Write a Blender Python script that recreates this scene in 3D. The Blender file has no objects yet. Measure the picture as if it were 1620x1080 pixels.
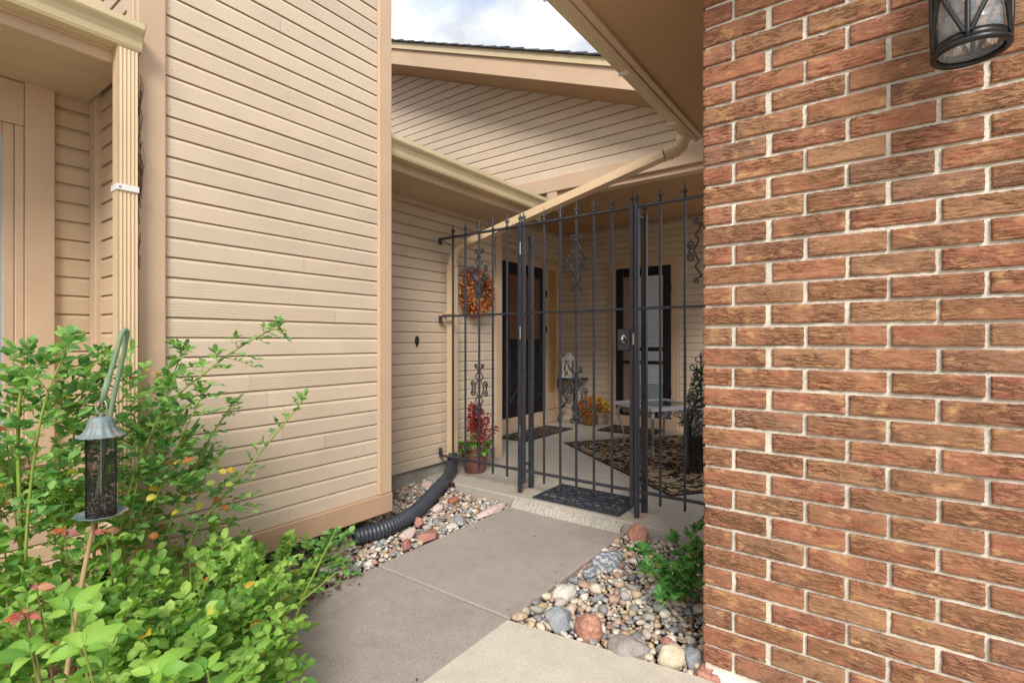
import bpy, bmesh, math, random
import numpy as np
from mathutils import Vector, Matrix, noise as mnoise
R = math.radians
SC = bpy.context.scene
COL = SC.collection
rnd = random.Random(7)
nrs = np.random.RandomState(11)

# ------------------------------------------------------------------ camera
cam_d = bpy.data.cameras.new('camera'); cam = bpy.data.objects.new('camera', cam_d); COL.objects.link(cam)
cam.location = (0, 0, 1.14); cam.rotation_euler = (R(90), 0, R(36.3 - 90))
cam_d.sensor_width = 36; cam_d.lens = 17.844; cam_d.clip_start = 0.02; cam_d.clip_end = 2000
SC.camera = cam

# ------------------------------------------------------------------ world, sun, exposure
SUN = Vector((-0.82, -0.60, 0.80)).normalized()          # towards the sun
W = bpy.data.worlds.new('World'); SC.world = W; W.use_nodes = True
wn, wl = W.node_tree.nodes, W.node_tree.links
wn.clear()
wo = wn.new('ShaderNodeOutputWorld'); wb = wn.new('ShaderNodeBackground'); wb.inputs[1].default_value = 0.15
sky = wn.new('ShaderNodeTexSky'); sky.sky_type = 'NISHITA'; sky.sun_disc = False
sky.sun_elevation = math.asin(SUN.z); sky.sun_rotation = math.atan2(SUN.x, SUN.y)
tc = wn.new('ShaderNodeTexCoord'); mp = wn.new('ShaderNodeMapping'); mp.inputs['Scale'].default_value = (1, 1, 2.2)
cn = wn.new('ShaderNodeTexNoise'); cn.inputs['Scale'].default_value = 2.6; cn.inputs['Detail'].default_value = 9; cn.inputs['Roughness'].default_value = 0.58
cr = wn.new('ShaderNodeValToRGB'); cr.color_ramp.elements[0].position = 0.24; cr.color_ramp.elements[1].position = 0.46
cn2 = wn.new('ShaderNodeTexNoise'); cn2.inputs['Scale'].default_value = 5.0; cn2.inputs['Detail'].default_value = 8
cc = wn.new('ShaderNodeValToRGB')
cc.color_ramp.elements[0].color = (2.1, 2.18, 2.36, 1); cc.color_ramp.elements[0].position = 0.42
cc.color_ramp.elements[1].color = (4.6, 4.65, 4.7, 1); cc.color_ramp.elements[1].position = 0.74
wm = wn.new('ShaderNodeMix'); wm.data_type = 'RGBA'
wl.new(tc.outputs['Generated'], mp.inputs[0]); wl.new(mp.outputs[0], cn.inputs[0]); wl.new(mp.outputs[0], cn2.inputs[0])
wl.new(cn.outputs[0], cr.inputs[0]); wl.new(cn2.outputs[0], cc.inputs[0])
wl.new(cr.outputs[0], wm.inputs[0]); wl.new(sky.outputs[0], wm.inputs[6]); wl.new(cc.outputs[0], wm.inputs[7])
wl.new(wm.outputs[2], wb.inputs[0]); wl.new(wb.outputs[0], wo.inputs[0])
sd = bpy.data.lights.new('sun', 'SUN'); sd.energy = 1.5; sd.angle = R(22); sd.color = (1.0, 0.955, 0.89)
sun = bpy.data.objects.new('sun', sd); COL.objects.link(sun)
sun.rotation_euler = SUN.to_track_quat('Z', 'Y').to_euler(); sun.location = (-6, -5, 8)
vs = SC.view_settings
vs.view_transform = 'Standard'; vs.look = 'None'; vs.exposure = 1.3; vs.gamma = 1.0; vs.use_curve_mapping = False
SC.cycles.max_bounces = 7; SC.cycles.diffuse_bounces = 4; SC.cycles.glossy_bounces = 3; SC.cycles.transmission_bounces = 6

# ------------------------------------------------------------------ materials
def srgb(r, g, b):
    f = lambda c: (c/255/12.92) if c/255 <= .04045 else ((c/255+.055)/1.055)**2.4
    return (f(r), f(g), f(b), 1)
class NT:
    def __init__(s, name):
        s.m = bpy.data.materials.new(name); s.m.use_nodes = True
        s.n = s.m.node_tree.nodes; s.l = s.m.node_tree.links
        s.b = s.n['Principled BSDF']; s.out = s.n['Material Output']
    def new(s, t, **kw):
        x = s.n.new(t)
        for k, v in kw.items(): setattr(x, k, v)
        return x
    def link(s, a, b): s.l.new(a, b)
    def coords(s, scale=(1, 1, 1), rand=True):
        t = s.new('ShaderNodeTexCoord'); v = t.outputs['Object']
        if rand:
            oi = s.new('ShaderNodeObjectInfo'); mu = s.new('ShaderNodeMath', operation='MULTIPLY'); mu.inputs[1].default_value = 37.0
            s.link(oi.outputs['Random'], mu.inputs[0])
            ad = s.new('ShaderNodeVectorMath', operation='ADD'); s.link(v, ad.inputs[0]); s.link(mu.outputs[0], ad.inputs[1]); v = ad.outputs[0]
        m = s.new('ShaderNodeVectorMath', operation='MULTIPLY'); m.inputs[1].default_value = scale; s.link(v, m.inputs[0])
        return m.outputs[0]
    def noise(s, vec, scale=5, detail=4, rough=.55, dist=0):
        x = s.new('ShaderNodeTexNoise'); x.inputs['Scale'].default_value = scale; x.inputs['Detail'].default_value = detail
        x.inputs['Roughness'].default_value = rough; x.inputs['Distortion'].default_value = dist
        s.link(vec, x.inputs['Vector']); return x.outputs[0]
    def ramp(s, fac, stops):
        x = s.new('ShaderNodeValToRGB'); e = x.color_ramp.elements
        while len(e) < len(stops): e.new(.5)
        for i, (p, c) in enumerate(stops):
            e[i].position = p; e[i].color = c if len(c) == 4 else (*c, 1)
        s.link(fac, x.inputs[0]); return x.outputs[0]
    def g(s, a): return (a, a, a, 1)
    def mix(s, fac, a, b, mode='MIX'):
        x = s.new('ShaderNodeMix', data_type='RGBA', blend_type=mode)
        for sock, v in ((0, fac), (6, a), (7, b)):
            if isinstance(v, (int, float, tuple)): x.inputs[sock].default_value = v
            else: s.link(v, x.inputs[sock])
        return x.outputs[2]
    def math(s, op, a, b=0):
        x = s.new('ShaderNodeMath', operation=op)
        for i, v in enumerate((a, b)):
            if isinstance(v, (int, float)): x.inputs[i].default_value = v
            else: s.link(v, x.inputs[i])
        return x.outputs[0]
    def bump(s, h, strength=.4, dist=.002, prev=None):
        x = s.new('ShaderNodeBump'); x.inputs['Strength'].default_value = strength; x.inputs['Distance'].default_value = dist
        s.link(h, x.inputs['Height'])
        if prev is not None: s.link(prev, x.inputs['Normal'])
        s.link(x.outputs[0], s.b.inputs['Normal']); return x.outputs[0]
    def base(s, c):
        if isinstance(c, tuple): s.b.inputs['Base Color'].default_value = c
        else: s.link(c, s.b.inputs['Base Color'])
    def set(s, rough=.6, spec=.4, metal=0.0):
        s.b.inputs['Roughness'].default_value = rough; s.b.inputs['Specular IOR Level'].default_value = spec; s.b.inputs['Metallic'].default_value = metal

def mat_simple(name, col, rough=.6, spec=.4, metal=0, var=.12, vscale=9, bump=.15, bscale=60, bdist=.001, stretch=(1, 1, 1)):
    t = NT(name); v = t.coords(stretch)
    n = t.noise(v, vscale, 5)
    dark = tuple(c*(1-var) for c in col[:3])+(1,); lite = tuple(min(1, c*(1+var)) for c in col[:3])+(1,)
    t.base(t.ramp(n, [(.3, dark), (.7, lite)])); t.set(rough, spec, metal)
    if bump: t.bump(t.noise(v, bscale, 4), bump, bdist)
    return t.m

def mat_siding(name, col, ax=(2.2, 30, 30), gstr=.55):
    t = NT(name); v = t.coords((1, 1, 1))
    vg = t.coords(ax)
    low = t.noise(t.coords((1.1, 6, 9)), 1.0, 2)
    wv = t.new('ShaderNodeTexWave', wave_type='BANDS', bands_direction='Z', wave_profile='SIN')
    sv = t.coords((.45, 1, 1)); t.link(sv, wv.inputs['Vector'])
    wv.inputs['Scale'].default_value = 26; wv.inputs['Distortion'].default_value = 7.0; wv.inputs['Detail'].default_value = 2; wv.inputs['Detail Scale'].default_value = .35
    fine = t.noise(vg, 4.0, 6, .65)
    oi = t.new('ShaderNodeObjectInfo')
    amt = t.math('POWER', oi.outputs['Random'], 2.5)
    h = t.math('ADD', t.math('MULTIPLY', wv.outputs['Fac'], amt), t.math('MULTIPLY', fine, .55))
    t.bump(h, gstr*.8, .0015)
    wash = t.ramp(t.noise(v, 3.0, 5, .6), [(.25, tuple(c*.90 for c in col[:3])), (.7, tuple(min(1, c*1.05) for c in col[:3]))])
    # chalky wear and per-board tone
    tone = t.ramp(oi.outputs['Random'], [(0, (.93, .93, .935)), (.5, (1, 1, 1)), (1, (.965, .955, .94))])
    c = t.mix(1.0, wash, tone, 'MULTIPLY')
    sp = t.ramp(t.noise(v, 55, 3), [(.70, (0, 0, 0)), (.78, (1, 1, 1))])
    c = t.mix(t.math('MULTIPLY', sp, .25), c, (col[0]*.55, col[1]*.5, col[2]*.45, 1))
    t.base(c); t.set(.62, .35); return t.m

CREAM = srgb(210, 191, 168); TAN = srgb(203, 175, 147); PEACH = srgb(188, 154, 126)
M = {}
M['siding'] = mat_siding('siding_paint', CREAM)
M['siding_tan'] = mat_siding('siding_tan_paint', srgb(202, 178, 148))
M['trim'] = mat_siding('trim_paint', TAN, (20, 20, 2.5), .35)
M['trim_h'] = mat_siding('trim_paint_h', TAN, (2.5, 20, 20), .3)
M['skirt'] = mat_simple('skirt_paint', PEACH, .6, .35, var=.08, vscale=4, bump=.12, bscale=90)
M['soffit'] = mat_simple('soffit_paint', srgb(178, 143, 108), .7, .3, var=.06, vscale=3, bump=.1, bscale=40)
M['gutter'] = mat_simple('gutter_enamel', srgb(205, 187, 150), .32, .5, var=.06, vscale=5, bump=.03, bscale=12)
M['downspout'] = mat_simple('downspout_enamel', srgb(212, 184, 148), .36, .5, var=.05, vscale=4, bump=.03, bscale=14)
M['strap'] = mat_simple('white_strap', srgb(225, 225, 222), .4, .5, var=.04, bump=0)
M['iron'] = mat_simple('black_iron', srgb(58, 60, 67), .38, .5, .15, var=.22, vscale=30, bump=.25, bscale=120, bdist=.0006)
M['black'] = mat_simple('black_enamel', srgb(26, 25, 26), .35, .5, var=.15, vscale=15, bump=.05)
M['dark_gap'] = mat_simple('dark_gap', srgb(40, 34, 30), .9, .1, bump=0)
M['steel'] = mat_simple('steel', srgb(190, 190, 192), .25, .5, 1.0, var=.08, bump=.05)
M['white_wood'] = mat_simple('white_wood', srgb(226, 224, 218), .55, .4, var=.06)
M['bronze'] = mat_simple('bronze', srgb(160, 120, 70), .35, .5, .7, var=.15, bump=.1)
M['silver_paint'] = mat_simple('silver_cast', srgb(178, 172, 166), .38, .5, .4, var=.18, vscale=25, bump=.2)
M['table_white'] = mat_simple('table_white', srgb(205, 205, 208), .3, .5, var=.04, bump=.03)
M['table_glass'] = mat_simple('table_glass', srgb(84, 84, 72), .06, .8, var=.2, vscale=6, bump=0)
M['rubber'] = mat_simple('rubber', srgb(50, 54, 62), .5, .4, var=.2, vscale=20, bump=.2)
M['pipe'] = mat_simple('black_poly_pipe', srgb(58, 62, 70), .42, .5, var=.2, vscale=10, bump=.1)
M['wicker'] = mat_simple('wicker', srgb(46, 38, 34), .5, .4, var=.3, vscale=70, bump=.3)
M['pot_red'] = mat_simple('pot_red_wood', srgb(112, 70, 66), .5, .4, var=.3, vscale=20, bump=.3, stretch=(8, 8, 1))
M['soil'] = mat_simple('soil', srgb(92, 76, 60), .95, .1, var=.4, vscale=14, bump=.9, bscale=40, bdist=.01)
M['foundation'] = mat_simple('foundation_concrete', srgb(150, 146, 138), .9, .2, var=.25, vscale=8, bump=.5, bscale=60, bdist=.003)
M['shingle'] = mat_simple('asphalt_shingle', srgb(88, 90, 96), .95, .1, var=.35, vscale=40, bump=.7, bscale=300, bdist=.002)
M['mortar'] = mat_simple('mortar', srgb(214, 206, 190), .95, .1, var=.20, vscale=16, bump=1.0, bscale=150, bdist=.004)
M['twig'] = mat_simple('twig', srgb(112, 90, 66), .8, .2, var=.3, vscale=30)
M['cane'] = mat_simple('green_cane', srgb(122, 142, 58), .55, .4, var=.3, vscale=12, bump=.2)
M['wood_cone'] = mat_simple('cone', srgb(84, 62, 50), .8, .2, var=.3, vscale=60)

def mat_concrete(name, col, speck=.25, stain=.2, rust=()):
    t = NT(name); v = t.coords((1, 1, 1), False)
    n1 = t.noise(v, 1.6, 6, .6); n2 = t.noise(v, 220, 3, .7); n3 = t.noise(v, 14, 6, .7)
    c = t.ramp(n1, [(.28, tuple(x*(1-stain) for x in col[:3])), (.72, tuple(min(1, x*(1+stain*.6)) for x in col[:3]))])
    c = t.mix(.5, c, t.ramp(n3, [(.3, tuple(x*.82 for x in col[:3])), (.7, tuple(min(1, x*1.12) for x in col[:3]))]))
    sp = t.ramp(n2, [(.34, t.g(1-speck)), (.5, t.g(1)), (.68, t.g(1+speck*.55))])
    c = t.mix(1.0, c, sp, 'MULTIPLY')
    st = t.ramp(t.noise(v, 4.5, 7, .72, .6), [(.50, (0, 0, 0)), (.75, (1, 1, 1))])
    c = t.mix(t.math('MULTIPLY', st, stain*1.5), c, tuple(x*.58 for x in col[:3])+(1,))
    for (x, y, r) in rust:
        d = t.new('ShaderNodeVectorMath', operation='DISTANCE'); t.link(v, d.inputs[0]); d.inputs[1].default_value = (x, y, 0.0)
        dd = t.math('ADD', d.outputs['Value'], t.math('MULTIPLY', t.math('SUBTRACT', t.noise(v, 22, 4), .5), r*1.3))
        k = t.new('ShaderNodeMapRange', clamp=True); k.inputs[1].default_value = 0.02; k.inputs[2].default_value = r; k.inputs[3].default_value = .75; k.inputs[4].default_value = 0
        t.link(dd, k.inputs[0]); c = t.mix(k.outputs[0], c, srgb(166, 106, 56))
    t.base(c); t.set(.88, .25)
    b = t.bump(n2, .35, .0015); t.bump(n3, .25, .003, b); return t.m
M['path'] = mat_concrete('path_concrete', srgb(168, 157, 150), .32, .24)
M['slab'] = mat_concrete('slab_concrete', srgb(206, 197, 181), .22, .12)
M['porch'] = mat_concrete('porch_concrete', srgb(176, 168, 156), .10, .10, rust=((2.965, 2.105, .11), (2.965, 1.23, .10), (3.11, 2.11, .09), (3.09, 1.23, .09)))
M['aggregate'] = mat_concrete('aggregate', srgb(186, 180, 168), .6, .2)

def mat_brick():
    t = NT('rustic_brick')
    oi = t.new('ShaderNodeObjectInfo'); rd = oi.outputs['Random']
    v1 = t.coords((1, 1, 1))
    basec = t.ramp(rd, [(0, srgb(158, 114, 86)), (.18, srgb(150, 107, 80)), (.34, srgb(166, 120, 90)), (.46, srgb(164, 113, 86)), (.58, srgb(146, 105, 80)), (.72, srgb(166, 126, 94)), (.84, srgb(148, 111, 88)), (.92, srgb(162, 110, 86)), (1, srgb(158, 112, 88))])
    red = t.ramp(t.noise(t.coords((5, 5, 26)), 1.6, 5, .65), [(.54, (0, 0, 0)), (.64, (1, 1, 1))])
    c = t.mix(t.math('MULTIPLY', red, .36), basec, srgb(164, 84, 70))
    tan_ = t.ramp(t.noise(t.coords((13, 13, 20)), 1.4, 3, .5), [(.58, (0, 0, 0)), (.65, (1, 1, 1))])
    c = t.mix(t.math('MULTIPLY', tan_, .6), c, srgb(196, 152, 108))
    dk = t.ramp(t.noise(t.coords((10, 10, 16)), 1.3, 4, .6), [(.64, (0, 0, 0)), (.74, (1, 1, 1))])
    c = t.mix(t.math('MULTIPLY', dk, .55), c, srgb(96, 84, 78))
    gr = t.ramp(t.noise(v1, 330, 4, .75), [(.34, t.g(.74)), (.5, t.g(1.0)), (.66, t.g(1.22))])
    c = t.mix(1.0, c, gr, 'MULTIPLY')
    # bark relief: overlapping wavy horizontal tears, strength differs over the face
    wv_ = t.new('ShaderNodeTexWave', wave_type='BANDS', bands_direction='Z', wave_profile='SAW')
    t.link(t.coords((.30, .30, 1)), wv_.inputs['Vector']); wv_.inputs['Scale'].default_value = 34
    wv_.inputs['Distortion'].default_value = 9; wv_.inputs['Detail'].default_value = 3; wv_.inputs['Detail Scale'].default_value = 1.4; wv_.inputs['Detail Roughness'].default_value = .6
    n = t.noise(t.coords((30, 30, 90)), 1.0, 4, .6, .5)
    smooth = t.ramp(t.noise(t.coords((8, 8, 12)), 1.2, 3), [(.36, t.g(.05)), (.60, t.g(1))])
    h = t.math('MULTIPLY', t.math('ADD', wv_.outputs['Fac'], t.math('MULTIPLY', n, .9)), smooth)
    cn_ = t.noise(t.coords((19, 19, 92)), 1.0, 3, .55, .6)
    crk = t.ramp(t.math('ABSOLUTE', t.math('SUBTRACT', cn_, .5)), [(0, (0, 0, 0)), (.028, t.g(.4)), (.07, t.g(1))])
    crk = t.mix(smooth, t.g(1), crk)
    c = t.mix(1.0, c, t.ramp(crk, [(0, t.g(.52)), (.5, t.g(.88)), (1, t.g(1.03))]), 'MULTIPLY')     # crevice shade of the tears, darkened into the brick colour
    t.base(c); t.set(.92, .2)
    b = t.bump(crk, .9, .004); b = t.bump(h, .8, .0030, b); b = t.bump(t.noise(v1, 45, 5, .7), .5, .004, b); t.bump(t.noise(v1, 330, 4, .75), .9, .0018, b)
    return t.m
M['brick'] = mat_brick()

def mat_attr(name, rough=.6, spec=.4, transl=0.0, bscale=0, bstr=.3, speck=0):
    t = NT(name); a = t.new('ShaderNodeAttribute', attribute_name='Col'); c = a.outputs['Color']
    if speck:
        v = t.coords((1, 1, 1), False)
        c = t.mix(1.0, c, t.ramp(t.noise(v, speck, 4, .65), [(.3, t.g(.68)), (.5, t.g(1)), (.72, t.g(1.25))]), 'MULTIPLY')
    t.base(c); t.set(rough, spec)
    if bscale: t.bump(t.noise(t.coords((1, 1, 1), False), bscale, 4), bstr, .002)
    if transl:
        tr = t.new('ShaderNodeBsdfTranslucent'); mx = t.new('ShaderNodeMixShader'); mx.inputs[0].default_value = transl
        hs = t.new('ShaderNodeHueSaturation'); hs.inputs['Saturation'].default_value = 1.15; hs.inputs['Value'].default_value = 1.25
        t.link(c, hs.inputs['Color']); t.link(hs.outputs[0], tr.inputs[0])
        t.link(t.b.outputs[0], mx.inputs[1]); t.link(tr.outputs[0], mx.inputs[2]); t.link(mx.outputs[0], t.out.inputs[0])
    return t.m
M['leaf'] = mat_attr('leaf', .5, .38, .36, 0, .3, 90)
M['pebble'] = mat_attr('pebble', .6, .35, 0, 140, .25, 60)
M['attr'] = mat_attr('dry_leaf', .65, .3, .15)
M['seed'] = mat_attr('seed', .7, .3)

def mat_rock(name, c1, c2, scale=(8, 8, 8), band=False):
    t = NT(name); v = t.coords(scale)
    if band:
        w = t.new('ShaderNodeTexWave', bands_direction='DIAGONAL'); w.inputs['Scale'].default_value = 1.1; w.inputs['Distortion'].default_value = 14; w.inputs['Detail'].default_value = 5; w.inputs['Detail Roughness'].default_value = .7
        t.link(v, w.inputs['Vector']); f = t.ramp(w.outputs['Fac'], [(.70, (0, 0, 0)), (.97, (1, 1, 1))])
    else: f = t.ramp(t.noise(v, 1.5, 7, .7), [(.3, (0, 0, 0)), (.7, (1, 1, 1))])
    c = t.mix(f, c1, c2)
    c = t.mix(1.0, c, t.ramp(t.noise(t.coords((1, 1, 1)), 180, 4, .7), [(.3, t.g(.7)), (.7, t.g(1.2))]), 'MULTIPLY')
    t.base(c); t.set(.82, .3); t.bump(t.noise(t.coords((1, 1, 1)), 70, 6, .7), .8, .004); return t.m
M['r_pink'] = mat_rock('pink_stone', srgb(204, 178, 168), srgb(224, 206, 196))
M['r_red'] = mat_rock('red_stone', srgb(164, 108, 98), srgb(196, 144, 132))
M['r_granite'] = mat_rock('red_granite', srgb(148, 90, 72), srgb(212, 164, 144), (40, 40, 40))
M['r_band'] = mat_rock('banded_stone', srgb(122, 127, 134), srgb(196, 198, 200), (13, 13, 13), True)
M['r_grey'] = mat_rock('grey_stone', srgb(120, 126, 132), srgb(168, 170, 172))
M['r_mauve'] = mat_rock('mauve_stone', srgb(142, 132, 128), srgb(176, 166, 160), (14, 14, 14))
M['r_white'] = mat_rock('white_stone', srgb(204, 198, 188), srgb(228, 222, 210))
M['r_cream'] = mat_rock('cream_stone', srgb(196, 172, 132), srgb(224, 214, 194))
M['r_brown'] = mat_rock('brown_stone', srgb(146, 92, 72), srgb(172, 118, 92))

def mat_rug(name, light, dark, size, sc=26, border=.07, width=.055):
    t = NT(name); tcn = t.new('ShaderNodeTexCoord'); v = tcn.outputs['Object']
    def vm(scale):
        m = t.new('ShaderNodeVectorMath', operation='MULTIPLY'); m.inputs[1].default_value = (scale,)*3; t.link(v, m.inputs[0]); return m.outputs[0]
    n = t.noise(vm(1), sc*.36, 1.0, .4, 1.6)
    f1 = t.ramp(t.math('ABSOLUTE', t.math('SUBTRACT', n, .5)), [(width*.7, (1, 1, 1)), (width, (0, 0, 0))])
    vo = t.new('ShaderNodeTexVoronoi', feature='DISTANCE_TO_EDGE'); vo.inputs['Scale'].default_value = sc*.42; t.link(v, vo.inputs['Vector'])
    f2 = t.ramp(t.noise(vm(1), sc*.75, 0, .4, 2.0), [(.60, (0, 0, 0)), (.62, (1, 1, 1))])
    f = t.math('MAXIMUM', f1, f2)
    sx = t.new('ShaderNodeSeparateXYZ'); t.link(v, sx.inputs[0])
    dx = t.math('SUBTRACT', size[0]/2, t.math('ABSOLUTE', sx.outputs[0])); dy = t.math('SUBTRACT', size[1]/2, t.math('ABSOLUTE', sx.outputs[1]))
    d = t.math('MINIMUM', dx, dy)
    k = t.ramp(t.math('DIVIDE', d, border*2), [(0, (1, 1, 1)), (.12, (1, 1, 1)), (.13, (0, 0, 0)), (.22, (0, 0, 0)), (.23, (1, 1, 1)), (.30, (1, 1, 1)), (.31, (0, 0, 0)), (.8, (0, 0, 0)), (.81, (1, 1, 1)), (.88, (1, 1, 1)), (.89, (0, 0, 0))])
    f = t.math('MAXIMUM', f, k)
    c = t.mix(f, light, dark)
    t.base(c); t.set(.95, .1); t.bump(t.noise(vm(1), 400, 2), .5, .001); return t.m

def mat_glass(name, tint=(1, 1, 1, 1), seeded=False):
    t = NT(name); t.b.inputs['Base Color'].default_value = tint; t.b.inputs['Transmission Weight'].default_value = 1.0
    t.b.inputs['Roughness'].default_value = .03; t.b.inputs['IOR'].default_value = 1.35
    if seeded:
        t.b.inputs['Transmission Weight'].default_value = .90; t.b.inputs['Roughness'].default_value = .05
        t.bump(t.noise(t.coords((1, 1, .25)), 55, 3), .35, .003)
    return t.m
M['seeded_glass'] = mat_glass('seeded_glass', (.95, .97, .98, 1), True)
M['pane_dark'] = mat_simple('window_pane', srgb(146, 160, 168), .08, .9, var=.15, vscale=2, bump=0)
M['door_brown'] = mat_simple('door_wood', srgb(118, 82, 64), .3, .5, var=.12, vscale=4, bump=.1, stretch=(12, 12, 1))
M['blind'] = mat_simple('blind', srgb(206, 216, 226), .5, .4, var=.04, bump=0)
M['door_tan'] = mat_simple('door_tan', srgb(150, 124, 104), .3, .5, var=.08, bump=0)
M['amber'] = mat_simple('sidelight_curtain', srgb(176, 138, 84), .35, .5, var=.12, vscale=3, bump=.05)
M['feeder_metal'] = None
def mat_patina():
    t = NT('patina'); v = t.coords((1, 1, 1), False)
    c = t.ramp(t.noise(v, 16, 5, .6), [(.30, srgb(104, 122, 120)), (.52, srgb(128, 144, 146)), (.64, srgb(150, 124, 98)), (.74, srgb(164, 112, 72))])
    t.base(c); t.set(.6, .4, .3); t.bump(t.noise(v, 90, 4), .3, .001); return t.m
M['patina'] = mat_patina()
def mat_hook():
    t = NT('hook_paint'); v = t.coords((1, 1, 1), False)
    c = t.ramp(t.noise(v, 9, 3, .5), [(.42, srgb(112, 140, 112)), (.56, srgb(126, 144, 110)), (.66, srgb(132, 98, 88))])
    t.base(c); t.set(.5, .4); t.bump(t.noise(v, 120, 3), .2, .0008); return t.m
M['hook'] = mat_hook()
M['bamboo'] = mat_simple('pole_tan', srgb(158, 134, 92), .6, .4, var=.25, vscale=14, bump=.3)

# ------------------------------------------------------------------ geometry helpers
WP = {}
def wp(o): return WP.get(o.name, Vector((0, 0, 0))) if o else Vector((0, 0, 0))
def link(o, parent, w):
    COL.objects.link(o); WP[o.name] = Vector(w)
    if parent: o.parent = parent; o.location = Vector(w) - wp(parent)
    else: o.location = w
    return o
def tag(o, label=None, cat=None, group=None, kind=None):
    for k, v in (('label', label), ('category', cat), ('group', group), ('kind', kind)):
        if v: o[k] = v
    return o
def thing(name, loc, label, cat, group=None):
    o = bpy.data.objects.new(name, None); o.empty_display_size = .1; link(o, None, loc)
    return tag(o, label, cat, group)
def inst(name, me, parent, w, rotz=0.0, scale=None, mtx=None):
    o = bpy.data.objects.new(name, me); link(o, parent, w)
    if mtx is not None:
        o.matrix_local = Matrix.Translation(Vector(w) - wp(parent)) @ mtx
    else:
        o.rotation_euler = (0, 0, rotz)
        if scale: o.scale = scale
    return o

class G:
    def __init__(s): s.v = []; s.f = []; s.c = []
    def add(s, v, f):
        b = len(s.v); s.v += [tuple(p) for p in v]; s.f += [tuple(i+b for i in q) for q in f]; return s
    def box(s, lo, hi, bev=0.0):
        if bev:
            bm = bmesh.new(); bmesh.ops.create_cube(bm, size=1)
            for q in bm.verts: q.co = Vector([(lo[i]+hi[i])/2 + q.co[i]*(hi[i]-lo[i]) for i in range(3)])
            bmesh.ops.bevel(bm, geom=bm.edges[:], offset=bev, segments=1, affect='EDGES', profile=.5)
            bm.verts.index_update()
            s.add([q.co[:] for q in bm.verts], [[q.index for q in f.verts] for f in bm.faces]); bm.free(); return s
        x0, y0, z0 = lo; x1, y1, z1 = hi
        return s.add([(x0, y0, z0), (x1, y0, z0), (x1, y1, z0), (x0, y1, z0), (x0, y0, z1), (x1, y0, z1), (x1, y1, z1), (x0, y1, z1)],
                     [(0, 3, 2, 1), (4, 5, 6, 7), (0, 1, 5, 4), (1, 2, 6, 5), (2, 3, 7, 6), (3, 0, 4, 7)])
    def prism(s, poly, ext):                       # poly: 3D loop, ext: vector
        n = len(poly); e = Vector(ext)
        v = [tuple(p) for p in poly] + [tuple(Vector(p)+e) for p in poly]
        f = [tuple(range(n))[::-1], tuple(range(n, 2*n))] + [(i, (i+1) % n, n+(i+1) % n, n+i) for i in range(n)]
        return s.add(v, f)
    def tube(s, pts, r, seg=8, cap=True, closed=False):
        pts = [Vector(p) for p in pts]; n = len(pts)
        rs = r if isinstance(r, (list, tuple)) else [r]*n
        tan = []
        for i in range(n):
            a = pts[(i-1) % n] if (closed or i > 0) else pts[i]; b = pts[(i+1) % n] if (closed or i < n-1) else pts[i]
            d = b-a; tan.append(d.normalized() if d.length > 1e-9 else Vector((0, 0, 1)))
        ref = Vector((0, 0, 1)) if abs(tan[0].z) < .9 else Vector((1, 0, 0))
        u = tan[0].cross(ref).normalized(); v = []
        for i in range(n):
            u = (u - tan[i]*u.dot(tan[i])); u = u.normalized() if u.length > 1e-6 else tan[i].orthogonal().normalized()
            w = tan[i].cross(u)
            for k in range(seg):
                a = 2*math.pi*k/seg; v.append(pts[i] + (u*math.cos(a)+w*math.sin(a))*rs[i])
        f = []
        for i in range(n if closed else n-1):
            j = (i+1) % n
            for k in range(seg): f.append((i*seg+k, i*seg+(k+1) % seg, j*seg+(k+1) % seg, j*seg+k))
        if cap and not closed: f += [tuple(range(seg))[::-1], tuple((n-1)*seg+k for k in range(seg))]
        return s.add(v, f)
    def lathe(s, prof, c=(0, 0, 0), seg=20, wob=None, a0=0.0, a1=2*math.pi):
        v = []; full = abs(a1-a0-2*math.pi) < 1e-6; ns = seg if full else seg+1
        for (r, z) in prof:
            for k in range(ns):
                a = a0+(a1-a0)*k/seg; rr = r*(1+(wob(a, z) if wob else 0))
                v.append((c[0]+rr*math.cos(a), c[1]+rr*math.sin(a), c[2]+z))
        f = []
        for i in range(len(prof)-1):
            for k in range(seg):
                k2 = (k+1) % ns
                f.append((i*ns+k, i*ns+k2, (i+1)*ns+k2, (i+1)*ns+k))
        return s.add(v, f)
    def mesh(s, name, mat, org=(0, 0, 0), smooth=False):
        me = bpy.data.meshes.new(name); o = Vector(org)
        me.from_pydata([tuple(Vector(p)-o) for p in s.v], [], s.f)
        if s.c:
            ca = me.color_attributes.new('Col', 'FLOAT_COLOR', 'POINT'); ca.data.foreach_set('color', np.array(s.c, dtype=np.float32).ravel())
        me.materials.append(mat)
        if smooth: me.polygons.foreach_set('use_smooth', [True]*len(me.polygons))
        me.update(); return me
    def mk(s, name, mat, parent=None, org=None, smooth=False):
        if org is None:
            if parent: org = wp(parent)
            else:
                a = np.array(s.v); org = ((a[:, 0].min()+a[:, 0].max())/2, (a[:, 1].min()+a[:, 1].max())/2, a[:, 2].min())
        return link(bpy.data.objects.new(name, s.mesh(name, mat, org, smooth)), parent, org)
def boxo(name, lo, hi, mat, parent=None, bev=.003, org=None):
    if org is None and parent is None: org = ((lo[0]+hi[0])/2, (lo[1]+hi[1])/2, lo[2])
    if org is None: org = ((lo[0]+hi[0])/2, (lo[1]+hi[1])/2, lo[2])
    return G().box(lo, hi, bev).mk(name, mat, parent, org)

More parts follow.
